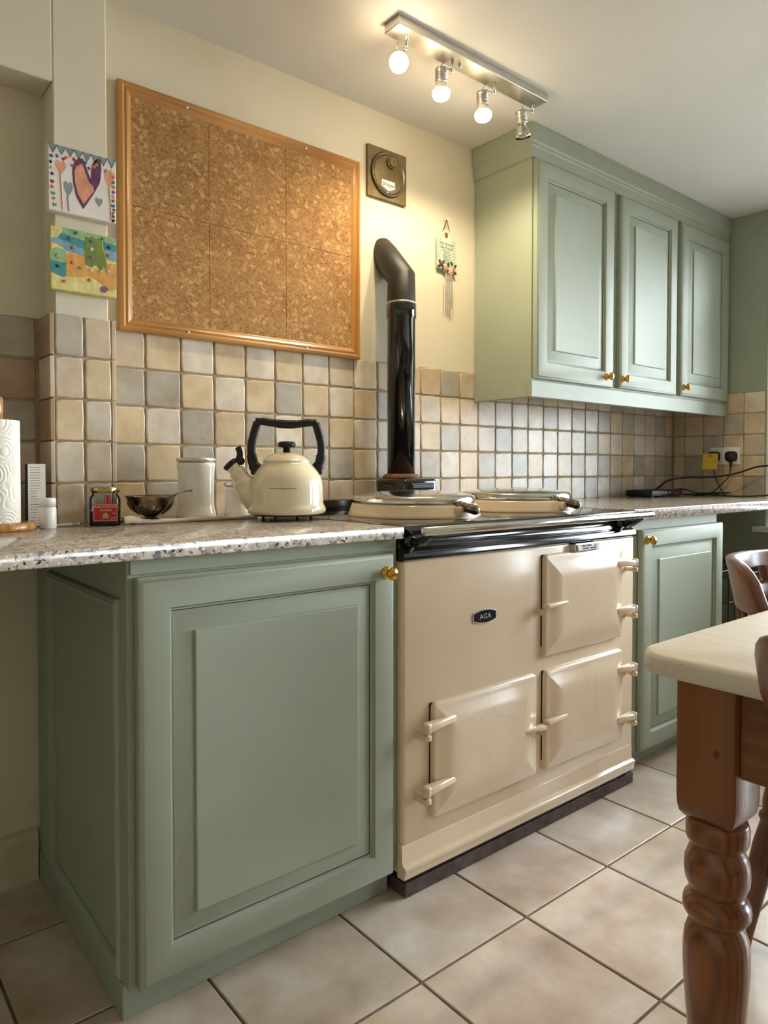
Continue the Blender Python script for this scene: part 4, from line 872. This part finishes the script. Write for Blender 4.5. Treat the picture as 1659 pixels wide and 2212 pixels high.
b=B(); box(b,1.385,1.407,-2.80,-1.4545,.582,.7135,.002,1); obj('apron',b,m_brownh,parent=tb)
b=B(); box(b,.1155,1.3295,-1.395,-1.373,.582,.7135,.002,1); obj('apron',b,m_chair,parent=tb)
def make_chair(label):
    """bow-back kitchen chair, local frame: sitter faces -y, origin under the seat centre"""
    t=thing('dining_chair',label,'chair')
    def co(n,b,par=t,**k): return obj(n,b,m_chair,parent=par,world=False,**k)
    # seat
    b=B(); pts=[]
    for k in range(28):
        a=2*PI*k/28; x=.205*math.copysign(abs(math.cos(a))**.75,math.cos(a)); y=.195*math.copysign(abs(math.sin(a))**.8,math.sin(a)); pts.append((x*(1-.10*(y>0)*y/.195),y))
    rs=[[b.verts.new((x*s,y*s,z)) for x,y in pts] for s,z in ((.86,.415),(.95,.418),(1,.428),(1,.436),(.97,.446),(.86,.447),(.6,.440),(.3,.437))]
    for A,Q in zip(rs,rs[1:]):
        for k in range(28): b.faces.new((A[k],A[(k+1)%28],Q[(k+1)%28],Q[k]))
    b.faces.new(rs[0][::-1]); b.faces.new(rs[-1]); co('seat',b,smooth=True)
    # crest: curved board with a hand hole
    b=B(); n=30; R0,R1=.243,.270; HA=60; yo=-.043
    cols=[]
    for k in range(n+1):
        u=-1+2*k/n; a=R(90)+u*R(HA); e=max(0,abs(u)-.60)/.40
        lo=.724+.016*e**4; hi=.724+.114*(1-.97*e**2.4)**(1/2.4)
        zs=[lo,lo+(hi-lo)*.36,lo+(hi-lo)*.66,hi]
        cols.append([[b.verts.new(((rr_+(z-.838)*.20)*math.cos(a),yo+(rr_+(z-.838)*.20)*math.sin(a),z)) for z in zs] for rr_ in (R0,R1)])
    for k in range(n):
        inh=abs((k+.5)/n*2-1)<.24
        for s in (0,1):
            for j in range(3):
                if inh and j==1: continue
                b.faces.new((cols[k][s][j],cols[k+1][s][j],cols[k+1][s][j+1],cols[k][s][j+1]))
        b.faces.new((cols[k][0][0],cols[k+1][0][0],cols[k+1][1][0],cols[k][1][0])); b.faces.new((cols[k][0][3],cols[k+1][0][3],cols[k+1][1][3],cols[k][1][3]))
        if inh:
            for j in (1,2): b.faces.new((cols[k][0][j],cols[k+1][0][j],cols[k+1][1][j],cols[k][1][j]))
            for kk,cond in ((k,abs((k-.5)/n*2-1)>=.24),(k+1,abs((k+1.5)/n*2-1)>=.24)):
                if cond: b.faces.new((cols[kk][0][1],cols[kk][1][1],cols[kk][1][2],cols[kk][0][2]))
    for kk in (0,n):
        b.faces.new([cols[kk][0][0],cols[kk][0][1],cols[kk][0][2],cols[kk][0][3],cols[kk][1][3],cols[kk][1][2],cols[kk][1][1],cols[kk][1][0]])
    bmesh.ops.recalc_face_normals(b,faces=b.faces)
    es=[e for e in b.edges if len(e.link_faces)==2 and e.calc_face_angle(0)>R(50)]
    bmesh.ops.bevel(b,geom=es,offset=.007,segments=3,affect='EDGES',profile=.5)
    co('crest_rail',b,auto=35)
    for u in (-.90,-.66,-.40,-.13,.13,.40,.66,.90):
        a=R(90)+u*R(HA); b=B(); top=Vector((.240*math.cos(a),yo+.240*math.sin(a),.748)); bot=Vector((.19*math.cos(a),.0+.165*math.sin(a),.443))
        tube(b,[bot,bot.lerp(top,.25),bot.lerp(top,.5),bot.lerp(top,.75),top],[.007,.009,.0105,.009,.0075],10); co('spindle',b,smooth=True)
    fp={}
    for sx in (-1,1):
        for sy_ in (-1,1):
            top=Vector((sx*.12,sy_*.075,.420)); bot=Vector((sx*.177,sy_*.122,.0)); ax_=(bot-top); M=Matrix.Translation(top)@ax_.to_track_quat('Z','Y').to_matrix().to_4x4(); Lh=ax_.length
            b=B(); lathe(b,[(.014,0),(.016,.05),(.019,.10),(.0155,.125),(.0205,.132),(.0205,.140),(.0155,.147),(.022,.20),(.024,.26),(.020,.31),(.015,.37),(.013,Lh-.03),(.012,Lh)],16,M); co('leg',b,smooth=True); fp[(sx,sy_)]=(top,bot)
    for (p,q) in (((-1,-1),(-1,1)),((1,-1),(1,1))):
        A=fp[p][0].lerp(fp[p][1],.60); Q=fp[q][0].lerp(fp[q][1],.60); b=B(); tube(b,[A,A.lerp(Q,.5),Q],[.008,.012,.008],10); co('stretcher',b,smooth=True)
    A=fp[(-1,-1)][0].lerp(fp[(-1,-1)][1],.6).lerp(fp[(-1,1)][0].lerp(fp[(-1,1)][1],.6),.5); Q=Vector((-A.x,A.y,A.z)); b=B(); tube(b,[A,A.lerp(Q,.5),Q],[.008,.012,.008],10); co('stretcher',b,smooth=True)
    return t
c1=make_chair('dark wooden bow-back chair on the far side of the table')
c1.location=(.7285,-1.370,0)
c2=c1.copy(); C.objects.link(c2); c2['label']='dark wooden bow-back chair at the near left edge of the table'
for ch in list(c1.children): q=ch.copy(); C.objects.link(q); q.parent=c2
c2.location=(.034,-1.733,0); c2.rotation_euler=(0,0,R(90))
for t in (c1,c2): t['group']='dining chairs round the table'

# dog crate under the right worktop
dc=thing('wire_crate','black wire dog crate in the knee space under the right worktop','crate',(2.18,-.35,0))
x0,x1,y0,y1,zt=1.86,2.48,-.62,-.06,.60
def wires(name,segs,r=.0016,m=None):
    b=B()
    for s in segs: tube(b,s,r,5)
    obj(name,b,m or m_wire,parent=dc)
m_wire=mat('black_coated_wire',(70,70,72),.3,.6)
hz=[.02,.14,.26,.38,.50,.60]
def frame(z,r=.003): return [[(x0,y0,z),(x1,y0,z)],[(x1,y0,z),(x1,y1,z)],[(x1,y1,z),(x0,y1,z)],[(x0,y1,z),(x0,y0,z)]]
nx,ny=20,18
wires('front_panel',[[(x0+(x1-x0)*k/nx,y0,.02),(x0+(x1-x0)*k/nx,y0,zt)] for k in range(nx+1)]+[[(x0,y0-.002,z),(x1,y0-.002,z)] for z in hz])
wires('side_panel',[[(x0,y0+(y1-y0)*k/ny,.02),(x0,y0+(y1-y0)*k/ny,zt)] for k in range(ny+1)]+[[(x0-.002,y0,z),(x0-.002,y1,z)] for z in hz])
wires('side_panel',[[(x1,y0+(y1-y0)*k/ny,.02),(x1,y0+(y1-y0)*k/ny,zt)] for k in range(ny+1)]+[[(x1+.002,y0,z),(x1+.002,y1,z)] for z in hz])
wires('back_panel',[[(x0+(x1-x0)*k/nx,y1,.02),(x0+(x1-x0)*k/nx,y1,zt)] for k in range(nx+1)]+[[(x0,y1+.002,z),(x1,y1+.002,z)] for z in hz])
wires('top_panel',[[(x0+(x1-x0)*k/nx,y0,zt),(x0+(x1-x0)*k/nx,y1,zt)] for k in range(nx+1)]+[[(x0,y0+(y1-y0)*k/6,zt+.002),(x1,y0+(y1-y0)*k/6,zt+.002)] for k in range(7)])
b=B(); box(b,x0+.006,x1-.006,y0+.006,y1-.006,.0005,.022,.003,1); obj('tray',b,m_blackm,parent=dc)

GR={'base_cabinet':'sage base cabinets either side of the cooker','worktop':'granite worktops','canister':'white canisters behind the kettle','canvas_picture':'canvas pictures on the pier','plug':'plugs in the double socket','cable':'black cables in the worktop corner'}
for o in C.objects:
    n=o.name.split('.')[0]
    if n in GR and o.parent is None: o['group']=GR[n]
